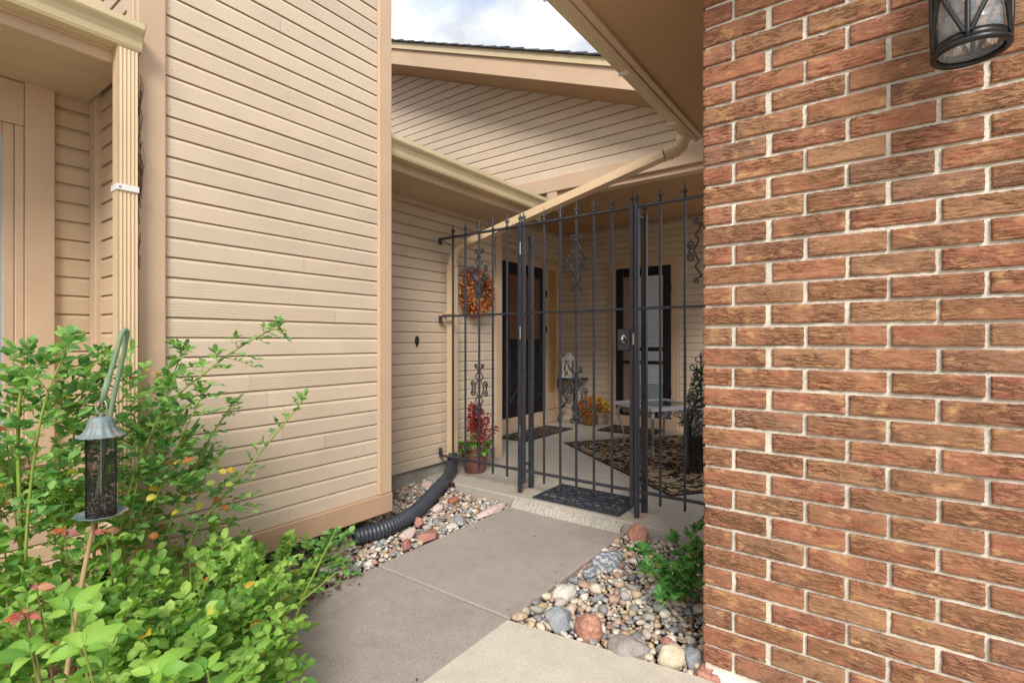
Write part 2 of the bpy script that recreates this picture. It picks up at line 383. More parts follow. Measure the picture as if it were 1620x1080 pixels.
# ------------------------------------------------------------------ ground, paths
def struct(name, g, mat, org=(0, 0, 0)): return tag(g.mk(name, mat, None, org), kind='structure')
g = G(); N = 40
struct('ground', G().add([(-300, -300, -.06), (300, -300, -.06), (300, 300, -.06), (-300, 300, -.06)], [(0, 1, 2, 3)]), M['soil'])
struct('walkway', G().box((1.684, 1.25, -.12), (2.855, 2.09, 0), .006), M['path'])
wk = G().box((-6, 1.25, -.12), (1.676, 2.09, -.003), .006)
struct('walkway', wk, M['path'])
struct('front_slab', G().prism([(-6, 1.238, -.12), (-6, -9, -.12), (1.77, -9, -.12), (1.765, .45, -.12), (1.655, 1.238, -.12)], (0, 0, .128)), M['slab'])
struct('porch_floor', G().box((2.865, -1.2, -.15), (6.4, 3.9, .06), .008), M['porch'])
ag = G(); nx, ny = 8, 70; vv = []; ff = []
for j in range(ny+1):
    for i in range(nx+1):
        x = 2.80+.115*i/nx; y = 1.27+.80*j/ny
        e = min(i, nx-i)/nx; z = .004+.044*(1-((i/nx-.75)/.75)**2 if i/nx < .75 else 1) + rnd.uniform(-.006, .006)
        if i == 0: z = -.02
        if i == nx: z = .040
        vv.append((x+rnd.uniform(-.004, .004), y, z))
for j in range(ny):
    for i in range(nx): a = j*(nx+1)+i; ff.append((a, a+1, a+nx+2, a+nx+1))
struct('step_edge', G().add(vv, ff), M['aggregate'])

# ------------------------------------------------------------------ siding walls
PITCH = .0816
def board_mesh(L, h, mat, endfun=None, z0=0):
    prof = [(0, 0), (0, h-.019), (.006, h-.0065), (.010, h-.0055), (.022, h-.0055), (.022, 0)]
    v = []; n = len(prof)
    for e in (0, 1):
        for (y, z) in prof:
            v.append(((L if endfun is None else endfun(z0+z)) if e else 0, y, z))
    f = [tuple(range(n))[::-1], tuple(range(n, 2*n))] + [(i, n+i, n+(i+1) % n, (i+1) % n) for i in range(n)]
    f = [tuple(reversed(q)) for q in f]
    me = bpy.data.meshes.new('siding_board'); me.from_pydata(v, [], f); me.materials.append(mat); me.update()
    bm = bmesh.new(); bm.from_mesh(me); bmesh.ops.recalc_face_normals(bm, faces=bm.faces[:]); bm.to_mesh(me); bm.free()
    return me
_bm = {}
def boards(parent, face, plane, a0, a1, z0, z1, mat, holes=(), pitch=PITCH):
    """boards on a wall facing -Y (a = X) or facing -X (a = Y)."""
    z = z0
    while z < z1 - .01:
        h = min(pitch, z1-z)
        segs = [(a0, a1)]
        for (h0, h1, hz0, hz1) in holes:
            if z+h*.5 > hz0 and z+h*.5 < hz1:
                ns = []
                for (p, q) in segs:
                    if h1 <= p or h0 >= q: ns.append((p, q)); continue
                    if h0 > p: ns.append((p, h0))
                    if h1 < q: ns.append((h1, q))
                segs = ns
        ns = []
        for (p, q) in segs:
            if q-p > .9 and rnd.random() < .22:
                m_ = rnd.uniform(p+.25, q-.25); ns += [(p, m_-.0008), (m_+.0008, q)]
            else: ns.append((p, q))
        for (p, q) in ns:
            if q-p < .02: continue
            key = (round(q-p, 3), round(h, 4), mat.name)
            if key not in _bm: _bm[key] = board_mesh(q-p, h, mat)
            jit = rnd.uniform(-.0008, .0008)
            if face == 'Y': inst('siding_board', _bm[key], parent, (p, plane+jit, z))
            else: inst('siding_board', _bm[key], parent, (plane+jit, q, z), R(-90))
        z += pitch

# --- the projecting bay (nearest siding)
Y1 = 2.34; BX0, BX1 = .727, 1.975
bay = thing('siding_bay', (1.35, Y1, 0), 'large cream lap-sided bay wall with tan corner boards behind the shrub', 'wall')
boxo('wall_core', (BX0+.02, Y1+.014, .152), (BX1-.012, 4.2, 4.6), M['siding_tan'], bay, 0)
boards(bay, 'Y', Y1, .822, 1.882, .262, 4.5, M['siding'])
boxo('corner_board', (BX0-.004, Y1-.016, .235), (.8205, Y1+.012, 4.5), M['trim'], bay, .004)
boxo('corner_board', (1.8835, Y1-.016, .262), (BX1+.002, Y1+.012, 4.5), M['trim'], bay, .004)
boxo('corner_board', (BX1-.008, Y1+.014, .20), (BX1+.012, Y1+.10, 4.5), M['trim'], bay, .003)
boxo('skirt_board', (BX0-.002, Y1-.020, .150), (BX1+.006, Y1+.010, .2595), M['skirt'], bay, .004)
boxo('skirt_board', (BX1-.004, Y1+.012, .150), (BX1+.014, 2.92, .20), M['skirt'], bay, .003)
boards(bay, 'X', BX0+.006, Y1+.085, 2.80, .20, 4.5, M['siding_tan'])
boxo('corner_board', (BX0-.012, 2.80, .1), (BX0+.02, 2.885, 2.6), M['trim'], bay, .003)
boxo('corner_board', (BX0-.010, Y1+.014, .2), (BX0+.016, Y1+.083, 4.5), M['trim'], bay, .003)

ng = G()
for k in range(52):
    zz = .30+k*PITCH
    for x, yy in ((.745, -.016), (.802, -.016), (1.902, -.016), (1.957, -.016)):
        if rnd.random() < .45:
            xx = x+rnd.uniform(-.006, .006); z_ = zz+rnd.uniform(-.03, .03); ng.tube([(xx, Y1+yy+.001, z_), (xx, Y1+yy-.0012, z_)], .0028, 7)
    for x in (.84, 1.35, 1.868):
        if rnd.random() < .6: xx = x+rnd.uniform(-.008, .008); ng.tube([(xx, Y1+.002, zz-.012), (xx, Y1-.0016, zz-.012)], .0024, 7)
tag(ng.mk('nail_heads', M['trim'], bay), kind='stuff')

# --- recessed window wall on the left
Y0 = 2.89
ww = thing('window_wall', (-.2, Y0, 0), 'shaded tan lap-sided wall with wide window casing at far left', 'wall')
boxo('wall_core', (-3.2, Y0+.014, -.05), (BX0+.02, 4.2, 2.6), M['siding_tan'], ww, 0)
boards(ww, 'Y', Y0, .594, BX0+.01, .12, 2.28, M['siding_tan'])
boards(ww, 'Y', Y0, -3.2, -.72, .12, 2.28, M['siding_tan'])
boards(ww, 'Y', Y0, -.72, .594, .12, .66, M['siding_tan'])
win = boxo('window', (-.62, Y0-.004, .72), (.50, Y0+.008, 2.03), M['pane_dark'], ww, 0)
for nm, lo, hi, m in (('casing_board', (.499, Y0-.030, .62), (.593, Y0+.012, 2.21), 'trim'), ('casing_board', (-.72, Y0-.030, .62), (-.626, Y0+.012, 2.21), 'trim'),
                      ('head_casing', (-.625, Y0-.026, 2.03), (.498, Y0+.012, 2.205), 'trim_h'), ('sill', (-.625, Y0-.06, .66), (.498, Y0+.012, .72), 'trim_h'),
                      ('frame', (.470, Y0-.020, .72), (.498, Y0+.012, 2.029), 'trim'), ('frame', (.434, Y0-.012, .72), (.469, Y0+.012, 2.029), 'trim'),
                      ('frame', (-.625, Y0-.018, .72), (-.58, Y0+.012, 2.029), 'trim'), ('frame', (-.579, Y0-.013, 1.985), (.433, Y0+.012, 2.029), 'trim_h'),
                      ('frame', (-.09, Y0-.013, .72), (-.05, Y0+.012, 1.984), 'trim')):
    boxo(nm, lo, hi, M[m], win, .003)

# --- entry side wall with the wreath
Y2 = 2.92; XG = 3.80
sw = thing('entry_side_wall', (2.9, Y2, 0), 'cream lap-sided wall between the bay and the porch doors, with wreath', 'wall')
boxo('wall_core', (1.90, Y2+.014, .155), (XG-.02, 3.66, 2.6), M['siding_tan'], sw, 0)
boards(sw, 'Y', Y2, 2.06, 3.705, .155, 2.4, M['siding'])
boxo('foundation', (1.90, Y2+.03, -.1), (XG-.03, 3.6, .157), M['foundation'], sw, 0)
boxo('corner_board', (3.706, Y2-.016, .06), (3.80, Y2+.012, 2.4), M['trim'], sw, .004)
boxo('corner_board', (3.782, Y2+.014, .06), (3.812, Y2+.10, 2.4), M['trim'], sw, .004)
boxo('corner_board', (1.99, Y2-.016, .12), (2.058, Y2+.012, 2.4), M['trim'], sw, .004)
plate = G().prism([(2.725, Y2-.012, 1.10), (2.74, Y2-.012, 1.125), (2.745, Y2-.012, 1.155), (2.735, Y2-.012, 1.18), (2.72, Y2-.012, 1.18), (2.71, Y2-.012, 1.155), (2.714, Y2-.012, 1.125)], (0, .014, 0))
tag(plate.mk('wall_plaque', M['black']), 'small dark oval plaque on the siding beside the bay corner', 'plaque')

# --- porch door wall and back wall
Y3 = 3.65; X4 = 6.10
dw = thing('porch_door_wall', (4.9, Y3, .06), 'shaded tan porch wall holding the dark storm door and sidelight', 'wall')
boxo('wall_core', (3.79, Y3+.014, .06), (6.3, 3.9, 2.75), M['siding_tan'], dw, 0)
boards(dw, 'Y', Y3, 3.82, X4-.002, .22, 2.62, M['siding'], holes=[(4.62, 6.04, 0, 2.22)])
for nm, lo, hi, m in (('casing_board', (4.625, Y3-.022, .222), (4.745, Y3+.012, 2.2), 'trim'), ('casing_board', (4.746, Y3-.022, 2.10), (6.035, Y3+.012, 2.2), 'trim_h'),
                      ('casing_board', (5.690, Y3-.022, .222), (5.755, Y3+.012, 2.099), 'trim'), ('casing_board', (5.975, Y3-.022, .222), (6.035, Y3+.012, 2.099), 'trim'),
                      ('sill', (3.82, Y3-.05, .062), (X4-.03, Y3+.012, .221), 'trim_h')):
    boxo(nm, lo, hi, M[m], dw, .004)
sl = boxo('sidelight', (5.756, Y3-.004, .23), (5.974, Y3+.006, 2.098), M['amber'], dw, 0)
boxo('frame', (5.757, Y3-.012, .231), (5.78, Y3+.004, 2.09), M['trim'], sl, .002)
boxo('lower_panel', (5.781, Y3-.010, .231), (5.973, Y3+.004, .45), M['trim'], sl, .003)
d1 = boxo('storm_door', (4.75, Y3-.012, .224), (5.688, Y3+.006, 2.098), M['black'], dw, .004)
def dbox(nm, lo, hi, m, par, b=.003): return boxo(nm, lo, hi, M[m], par, b)
dbox('upper_pane', (4.88, Y3-.017, 1.17), (5.56, Y3-.013, 1.95), 'door_brown', d1, 0)
dbox('door_panel', (5.00, Y3-.022, 1.25), (5.44, Y3-.018, 1.62), 'door_brown', d1, .001)
dbox('stile', (4.76, Y3-.030, .23), (4.879, Y3-.013, 2.09), 'black', d1); dbox('stile', (5.561, Y3-.030, .23), (5.68, Y3-.013, 2.09), 'black', d1)
dbox('rail', (4.88, Y3-.029, 1.96), (5.56, Y3-.013, 2.09), 'black', d1); dbox('rail', (4.88, Y3-.029, 1.05), (5.56, Y3-.013, 1.16), 'black', d1); dbox('rail', (4.88, Y3-.029, .23), (5.56, Y3-.013, .36), 'black', d1)
for a, b in (((4.9, .40), (5.54, 1.03)), ((5.54, .40), (4.9, 1.03)), ((4.9, .40), (5.54, .40)), ((4.9, 1.03), (5.54, 1.03)), ((4.9, .40), (4.9, 1.03)), ((5.54, .40), (5.54, 1.03))):
    G().tube([(a[0], Y3-.018, a[1]), (b[0], Y3-.018, b[1])], .007, 6).mk('panel_moulding', M['iron'], d1)
G().box((5.60, Y3-.06, 1.0), (5.64, Y3-.030, 1.17), .004).mk('handle', M['steel'], d1)
for hz in (1.72, 1.25): dbox('hinge', (5.662, Y3-.045, hz), (5.70, Y3-.02, hz+.09), 'black', d1)

bw = thing('porch_back_wall', (X4, 2.4, .06), 'shaded tan porch back wall with the glazed black door', 'wall')
boxo('wall_core', (X4+.014, .30, .06), (6.3, 3.64, 2.75), M['siding_tan'], bw, 0)
boards(bw, 'X', X4, .31, 3.645, .062, 2.62, M['siding'], holes=[(1.985, 2.905, 0, 2.19)])
for nm, lo, hi, m in (('casing_board', (X4-.022, 2.80, .20), (X4+.012, 2.90, 2.18), 'trim'), ('casing_board', (X4-.022, 1.99, .20), (X4+.012, 2.082, 2.18), 'trim'),
                      ('casing_board', (X4-.022, 2.083, 2.07), (X4+.012, 2.799, 2.18), 'trim_h'), ('sill', (X4-.05, 1.99, .062), (X4+.012, 2.90, .199), 'trim_h')):
    boxo(nm, lo, hi, M[m], bw, .004)
d2 = boxo('glazed_door', (X4-.008, 2.084, .202), (X4+.006, 2.798, 2.068), M['black'], bw, 0)
for lo, hi in (((2.70, .21), (2.797, 2.06)), ((2.085, .21), (2.18, 2.06))): dbox('stile', (X4-.026, lo[0], lo[1]), (X4-.009, hi[0], hi[1]), 'black', d2)
for z in ((1.96, 2.06), (1.02, 1.07), (.86, .90), (.21, .33)): dbox('rail', (X4-.025, 2.181, z[0]), (X4-.009, 2.699, z[1]), 'black', d2)
dbox('curtain', (X4-.012, 2.181, .33), (X4-.0095, 2.514, 1.955), 'pane_dark', d2, 0)
dbox('side_panel', (X4-.012, 2.54, .33), (X4-.0095, 2.699, 1.955), 'door_tan', d2, 0)
dbox('mullion', (X4-.024, 2.515, .33), (X4-.009, 2.54, 1.955), 'black', d2)
bl = G()
for i in range(46):
    z = .62+i*.029
    bl.add([(X4-.014, 2.185, z), (X4-.014, 2.512, z), (X4-.020, 2.512, z+.024), (X4-.020, 2.185, z+.024)], [(0, 1, 2, 3)])
tag(bl.mk('blinds', M['blind'], d2), kind='stuff')
for hz in (1.75, 1.5, .5): dbox('hinge', (X4-.04, 2.075, hz), (X4-.02, 2.10, hz+.07), 'black', d2)

# --- gable above the porch
gab = thing('porch_gable', (XG, 2.6, 2.45), 'cream lap-sided gable with tan fascia above the gated porch', 'gable')
rake = lambda y: 2.362+.397*y
RY = 5.4
z = 2.575
while z < rake(RY)-.05:
    ef = lambda zz: max(.02, RY-(zz-2.362)/.397+.06)
    me = board_mesh(1, PITCH, M['siding'], ef, z)
    inst('siding_board', me, gab, (XG+rnd.uniform(-.001, .001), RY, z), R(-90)); z += PITCH
G().prism([(XG+.016, .3, 2.46), (XG+.016, RY+.6, 2.46), (XG+.016, RY+.6, rake(RY)-.2), (XG+.016, RY, rake(RY)), (XG+.016, .3, rake(.3))], (.08, 0, 0)).mk('wall_core', M['siding_tan'], gab)
boxo('header_beam', (XG-.022, .35, 2.445), (XG+.013, 2.95, 2.573), M['trim_h'], gab, .004)
boxo('header_beam', (XG+.014, .35, 2.40), (XG+.10, 3.64, 2.459), M['trim_h'], gab, .004)
boxo('beam_block', (XG-.018, 2.30, 2.30), (XG+.06, 2.40, 2.444), M['trim'], gab, .004)
XR = 3.445
def rk(y0, y1, x0, x1, o0, o1):          # slab following the rake between offsets
    return G().prism([(x0, y0, rake(y0)+o0), (x0, y1, rake(y1)+o0), (x0, y1, rake(y1)+o1), (x0, y0, rake(y0)+o1)], (x1-x0, 0, 0))
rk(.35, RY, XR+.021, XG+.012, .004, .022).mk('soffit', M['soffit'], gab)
rk(.35, RY, XR, XR+.020, 0, .15).mk('fascia', M['trim_h'], gab)
rk(.35, RY, XR-.020, XR+.018, .152, .215).mk('rake_trim', M['gutter'], gab)
roof = rk(.35, RY, XR+.019, 7.5, .19, .212).mk('roof', M['dark_gap'], gab)
ym = .35
k = 0
while ym < RY-.01:
    y0 = ym; y1 = min(RY, ym+.145+.03); sl_ = .397
    s = G().prism([(XR-.045+rnd.uniform(-.008, .008), y0, rake(y0)+.236), (XR-.045, y0, rake(y0)+.222), (XR-.045, y1, rake(y1)+.216), (XR-.045, y1, rake(y1)+.222)], (4.1, 0, 0))
    s.mk('shingle', M['shingle'], roof); ym += .145
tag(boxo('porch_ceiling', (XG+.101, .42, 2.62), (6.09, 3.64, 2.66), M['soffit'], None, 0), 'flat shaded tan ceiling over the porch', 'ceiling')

# --- low eaves with gutters
def gutter(name, x0, x1, yf, zb, label, h=.085, w=.10):
    k = h/.085
    t = thing(name, ((x0+x1)/2, yf, zb), label, 'gutter')
    pr = [(w, h), (w, 0), (.040, 0), (.034, .010*k), (.030, .030*k), (.020, .046*k), (.004, .060*k), (0, .066*k), (0, h), (.010, h), (.010, h-.006), (.004, h-.008)]
    pr_in = [(.008, .066*k), (.026, .05*k), (.036, .034*k), (.042, .014*k), (w-.004, .006), (w-.004, h)]
    loop = [(0, yf+a, zb+b) for a, b in pr+pr_in]
    n = len(loop); vv = [(x0, p[1], p[2]) for p in loop]+[(x1, p[1], p[2]) for p in loop]
    G().add(vv, [(i, (i+1) % n, n+(i+1) % n, n+i) for i in range(n)]).mk('trough', M['gutter'], t)
    out = [(w, h), (w, 0), (.040, 0), (.034, .010*k), (.030, .030*k), (.020, .046*k), (.004, .060*k), (0, .066*k), (0, h)]
    for x, e in ((x0, .0015), (x1-.0015, .0015)):
        G().prism([(x, yf+a, zb+b) for a, b in out], (e, 0, 0)).mk('end_cap', M['gutter'], t)
    return t
g0 = gutter('gutter', -3.2, .722, 2.235, 2.235, 'cream gutter at upper left ending against the bay corner board', .092)
g1 = gutter('gutter', 1.995, 3.792, 2.352, 2.262, 'cream gutter on the low eave between bay and gable', .113)
def eave(name, x0, x1, yf, zf, ywall, ztop, label, xr1=None):
    t = thing(name, ((x0+x1)/2, yf, zf), label, 'eave')
    boxo('fascia', (x0, yf, zf), (x1, yf+.022, ztop), M['trim_h'], t, .003)
    boxo('fascia', (x0, yf-.010, ztop-.10), (x1, yf-.001, ztop-.004), M['trim_h'], t, .002)
    n = 5; d = (ywall-yf-.022)/n
    for i in range(n):
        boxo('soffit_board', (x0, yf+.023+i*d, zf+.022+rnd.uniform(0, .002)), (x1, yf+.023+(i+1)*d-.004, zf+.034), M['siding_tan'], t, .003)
    rr = G().prism([(x0, yf-.03, ztop+.005), (x0, yf-.03, ztop+.02), (x0, 4.2, ztop+.02+.30*(4.2-yf)), (x0, 4.2, ztop+.005+.30*(4.2-yf))], (x1-x0, 0, 0)).mk('roof', M['shingle'], t)
    return t
eave('eave', -3.2, .712, 2.338, 2.185, Y0, 2.325, 'tan eave and slatted soffit above the left window')
eave('eave', 1.995, 3.78, 2.455, 2.205, Y2, 2.38, 'tan fascia and shaded soffit above the wreath wall')

# --- brick wall
XB, YB = 1.787, .502
BH, BP, BL = .0677, .0565, .206
brk = thing('brick_wall', (XB, 0, 0), 'rustic red-brown brick wall with pale mortar filling the right side', 'wall')
boxo('mortar', (XB+.0085, -1.35, -.1), (XB+.30, YB-.006, 2.45), M['mortar'], brk, 0)
boxo('mortar', (XB+.301, YB-.20, -.1), (3.28, YB-.006, 2.45), M['mortar'], brk, 0)
def brick_mesh(L, D, seed):
    r = random.Random(seed); nx, nz = max(14, int(L/.0050)), 22; v = []; f = []
    o = Vector((seed*1.37, seed*.71, seed*.33)); rough = r.choice((1.0, 1.0, .85, .6, .35))
    for j in range(nz+1):
        for i in range(nx+1):
            x = L*i/nx; zz = BP*j/nz
            p = Vector((x, 0, zz))
            wav = .010*mnoise.noise(Vector((x*22, 0, zz*30))+o)+.005*mnoise.noise(Vector((x*70, 3, zz*80))+o)
            per = .0115; ph = ((zz+wav)/per) % 1.0
            led = ph if ph < .82 else (1-ph)/.18*.82                       # ledges with torn undersides
            amp = max(0, min(1, .5+1.6*mnoise.noise(Vector((x*30, 7, zz*45))+o)))*rough
            patch = max(0, min(1, .62+2.0*mnoise.noise(Vector((x*13, 11, zz*18))+o)))
            y = .0080*led*amp*patch+.0030*mnoise.noise(Vector((x*55, 5, zz*90))+o)*rough+.0016*mnoise.noise(Vector((x*18, 9, zz*20))+o)
            ex = min(x, L-x); ez = min(zz, BP-zz); e_ = min(ex, ez)
            if e_ < .004: y += .0026*(1-e_/.004)
            if i in (0, nx): x += .0016*mnoise.noise(Vector((zz*160, seed, i))+o)
            if j in (0, nz): zz += .0014*mnoise.noise(Vector((x*110, seed, j))+o)
            v.append((x, min(y, .0088)-.002, zz))
    for j in range(nz):
        for i in range(nx): a = j*(nx+1)+i; f.append((a, a+1, a+nx+2, a+nx+1))
    ring = [i for i in range(nx+1)]+[(j)*(nx+1)+nx for j in range(1, nz+1)]+[nz*(nx+1)+i for i in range(nx-1, -1, -1)]+[j*(nx+1) for j in range(nz-1, 0, -1)]
    b = len(v); v += [(v[i][0], D, v[i][2]) for i in ring]; n = len(ring)
    for k in range(n): f.append((ring[(k+1) % n], ring[k], b+k, b+(k+1) % n))
    f.append(tuple(b+k for k in range(n)))
    me = bpy.data.meshes.new('brick'); me.from_pydata(v, [], f); me.materials.append(M['brick']); me.update()
    bm = bmesh.new(); bm.from_mesh(me); bmesh.ops.recalc_face_normals(bm, faces=bm.faces[:]); bm.to_mesh(me); bm.free()
    me.polygons.foreach_set('use_smooth', [True]*nx*nz+[False]*(len(me.polygons)-nx*nz))
    return me
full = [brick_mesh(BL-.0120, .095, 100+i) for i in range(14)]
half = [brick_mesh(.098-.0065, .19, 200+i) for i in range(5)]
ret = G()
z0 = 1.191-17*BH+.0056
for k in range(36):
    z = z0+k*BH; wide = (k-17) % 2 == 0
    if z+BP > 2.46: break
    y = YB
    if not wide:
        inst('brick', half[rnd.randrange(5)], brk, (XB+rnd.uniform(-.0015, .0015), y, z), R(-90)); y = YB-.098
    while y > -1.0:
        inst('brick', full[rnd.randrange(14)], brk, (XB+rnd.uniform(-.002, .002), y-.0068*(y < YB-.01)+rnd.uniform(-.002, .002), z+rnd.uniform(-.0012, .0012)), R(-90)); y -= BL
    x = XB+(.112 if wide else .206)
    while x < 3.1:
        ret.box((x, YB-.10, z), (x+BL-.0120, YB, z+BP), .003); x += BL
    y0_ = y
    if y0_ > -1.34: ret.box((XB, -1.34, z), (XB+.09, y0_-.008, z+BP), .003)
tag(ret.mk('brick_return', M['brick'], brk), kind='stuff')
boxo('base_strip', (XB-.012, -1.3, -.01), (XB+.02, YB-.03, .026), M['strap'], brk, .004)
boxo('footing', (XB-.03, YB-.06, -.06), (XB+.06, YB+.015, .024), M['r_granite'], brk, .008)

# --- the roof overhang above the brick wall
ov = thing('brick_eave', (2.4, .75, 2.44), 'broad tan soffit and fascia reaching over the walk from the brick wall', 'eave')
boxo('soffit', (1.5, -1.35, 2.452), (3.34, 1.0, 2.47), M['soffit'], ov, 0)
boxo('soffit_trim', (1.5, .93, 2.432), (3.34, .962, 2.451), M['trim_h'], ov, .003)
boxo('fascia', (1.5, .965, 2.425), (3.34, .990, 2.60), M['trim_h'], ov, .003)
boxo('roof', (1.45, -1.35, 2.61), (3.36, 1.02, 2.66), M['shingle'], ov, .004)
g2 = thing('gutter', (2.4, 1.03, 2.445), 'tan gutter along the edge of the big soffit beside the brick', 'gutter')
G().prism([(1.5, .992, 2.445), (1.5, 1.045, 2.445), (1.5, 1.058, 2.475), (1.5, 1.075, 2.52), (1.5, 1.075, 2.54), (1.5, .992, 2.54)], (1.83, 0, 0)).mk('trough', M['gutter'], g2)
for x in (1.62, 2.3, 3.0): boxo('bracket', (x, .985, 2.437), (x+.02, 1.05, 2.446), M['strap'], g2, .001)

# --- downspouts
def rect_tube(g, pts, w, d, side):
    """fluted rectangular spout swept along pts; side = width direction (vector)"""
    prof = []
    n = 5
    for i in range(n*2+1):
        prof.append((-w/2+w*i/(n*2), -d/2+(.0026 if i % 2 else 0)))
    prof += [(w/2, d/2), (-w/2, d/2)]
    P = [Vector(p) for p in pts]; sd_ = Vector(side).normalized(); v = []; m = len(prof)
    for i, p in enumerate(P):
        t = ((P[i+1] if i < len(P)-1 else p)-(P[i-1] if i > 0 else p)).normalized()
        s1 = (sd_-t*sd_.dot(t)).normalized(); s2 = t.cross(s1)
        if i == 0: ref = s2
        elif s2.dot(ref) < 0: s2 = -s2
        for a, b in prof: v.append(p+s1*a+s2*b)
    f = [(i*m+k, i*m+(k+1) % m, (i+1)*m+(k+1) % m, (i+1)*m+k) for i in range(len(P)-1) for k in range(m)]
    f += [tuple(range(m)), tuple((len(P)-1)*m+k for k in range(m))]
    g.add(v, f); return g
ds = thing('downspout', (.682, 2.30, 0), 'straight tan downspout with white strap beside the bay corner', 'downspout')
rect_tube(G(), [(.678, 2.305, .05), (.678, 2.305, 2.24)], .062, .055, (1, 0, 0)).mk('spout', M['downspout'], ds)
boxo('strap', (.643, 2.272, 1.700), (.713, 2.338, 1.722), M['strap'], ds, .001)
G().tube([(.652, 2.270, 1.711), (.652, 2.276, 1.711)], .004, 8).mk('screw', M['steel'], ds)
tw = G()
for i in range(26):
    zz = rnd.uniform(1.4, 2.1); x = .727+rnd.uniform(-.004, .004); y = 2.30+rnd.uniform(0, .03)
    tw.tube([(x, y, zz), (x+rnd.uniform(-.008, .012), y+rnd.uniform(-.02, .02), zz+rnd.uniform(.02, .08)), (x+rnd.uniform(-.01, .01), y+rnd.uniform(-.01, .01), zz+rnd.uniform(.06, .16))], .0016, 4)
nest = tag(tw.mk('dry_twigs', M['twig']), 'dry twigs stuck in the gap behind the left downspout', 'twigs', kind='stuff')

ds2 = thing('downspout', (3.05, 2.86, .2), 'long cream downspout slanting from the soffit gutter down to the wreath wall', 'downspout')
A = Vector((3.20, 1.14, 2.335)); B = Vector((3.06, 2.72, 1.915))
el = [Vector((3.25, 1.03, 2.46)), Vector((3.25, 1.032, 2.43)), Vector((3.247, 1.043, 2.395)), Vector((3.238, 1.068, 2.365)), Vector((3.22, 1.10, 2.347)), A]
rect_tube(G(), [A+(B-A)*t for t in (0, .5, 1)], .076, .056, (1, 0, 0)).mk('spout', M['downspout'], ds2)
e1 = G(); e1.tube([el[0]+(el[1]-el[0])*t for t in (0, 1)]+el[2:], [.040+.003*(i % 2) for i in range(6)], 10).mk('elbow', M['downspout'], ds2)
for i in range(7):
    t = i/6*3.0; k = min(2, int(t)); fr = t-k; p = el[2+k]+(el[3+k]-el[2+k])*fr; q = (el[3+k]-el[2+k]).normalized()
    G().tube([p-q*.003, p+q*.003], .0455, 12).mk('crimp', M['downspout'], ds2)
el2 = [B, B+Vector((-.004, .06, -.022)), B+Vector((-.006, .10, -.055)), B+Vector((-.008, .125, -.11)), B+Vector((-.008, .128, -.16))]
G().tube(el2, .040, 10).mk('elbow', M['downspout'], ds2)
rect_tube(G(), [el2[-1]+Vector((0, 0, .01)), Vector((3.052, 2.848, .20))], .072, .054, (1, 0, 0)).mk('spout', M['downspout'], ds2)
boxo('strap', (3.008, 2.818, 1.36), (3.098, 2.915, 1.375), M['downspout'], ds2, .001)

# --- corrugated drain pipe
pts = [Vector(p) for p in ((3.048, 2.838, .235), (3.035, 2.828, .18), (2.985, 2.795, .130), (2.90, 2.745, .098), (2.75, 2.66, .085), (2.58, 2.575, .075), (2.40, 2.475, .07), (2.22, 2.385, .068), (2.06, 2.335, .066), (1.90, 2.322, .064), (1.74, 2.36, .06))]
def smooth(pts, n):
    out = []
    for i in range(len(pts)-1):
        p0 = pts[max(0, i-1)]; p1 = pts[i]; p2 = pts[i+1]; p3 = pts[min(len(pts)-1, i+2)]
        for k in range(n):
            t = k/n; out.append(.5*((2*p1)+(-p0+p2)*t+(2*p0-5*p1+4*p2-p3)*t*t+(-p0+3*p1-3*p2+p3)*t**3))
    out.append(pts[-1]); return out
sp = smooth(pts, 40); dist = [0]
for i in range(1, len(sp)): dist.append(dist[-1]+(sp[i]-sp[i-1]).length)
cut = next(i for i in range(len(sp)) if dist[i] > .42)
pipe = thing('drain_pipe', tuple(sp[cut]), 'black corrugated drain pipe lying on gravel under the bay corner', 'pipe')
G().tube(sp[:cut+4:4], [.034+.010*min(1, i/10) for i in range(len(sp[:cut+4:4]))], 16).mk('smooth_sleeve', M['pipe'], pipe, smooth=True)
rp = sp[cut:]; dd = dist[cut:]
rp2 = []; rr = []; L = dd[-1]-dd[0]; nst = int(L/.0045); j = 0
for i in range(nst):
    s_ = dd[0]+L*i/nst
    while dd[j+1-0-0 if j+1 < len(dd) else j] < s_ and j < len(dd)-2: j += 1
    fr = (s_-dd[j])/max(1e-6, dd[j+1]-dd[j]); rp2.append(rp[j]+(rp[j+1]-rp[j])*fr)
    rr.append(.0445+.0042*math.tanh(3*math.sin(2*math.pi*i/5)))
G().tube(rp2, rr, 18).mk('corrugated_hose', M['pipe'], pipe, smooth=True)

# ------------------------------------------------------------------ iron fence and gate
XF = 2.965; ZT, ZM, ZB = 1.966, 1.341, .222
def finial_geo():
    g = G(); g.lathe([(.0001, .0), (.011, 0), (.011, .008), (.007, .014), (.009, .022), (.006, .03), (.008, .042), (.0045, .062), (.0001, .10)], (0, 0, 0), 8)
    for s in (-1, 1):
        g.tube([(0, s*.003, .022), (0, s*.012, .034), (0, s*.019, .046), (0, s*.024, .044)], [.005, .0045, .0035, .001], 6)
        g.tube([(s*.003, 0, .022), (s*.010, 0, .032), (s*.015, 0, .042)], [.004, .0035, .001], 5)
    return g.mesh('finial', M['iron'], smooth=True)
FIN = finial_geo()
def spiral(cy, cz, r0, a0, turns, n=18, rmin=.22):
    return [(0, cy+(r0*(1-(1-rmin)*i/n))*math.cos(a0+turns*2*math.pi*i/n), cz+(r0*(1-(1-rmin)*i/n))*math.sin(a0+turns*2*math.pi*i/n)) for i in range(n+1)]
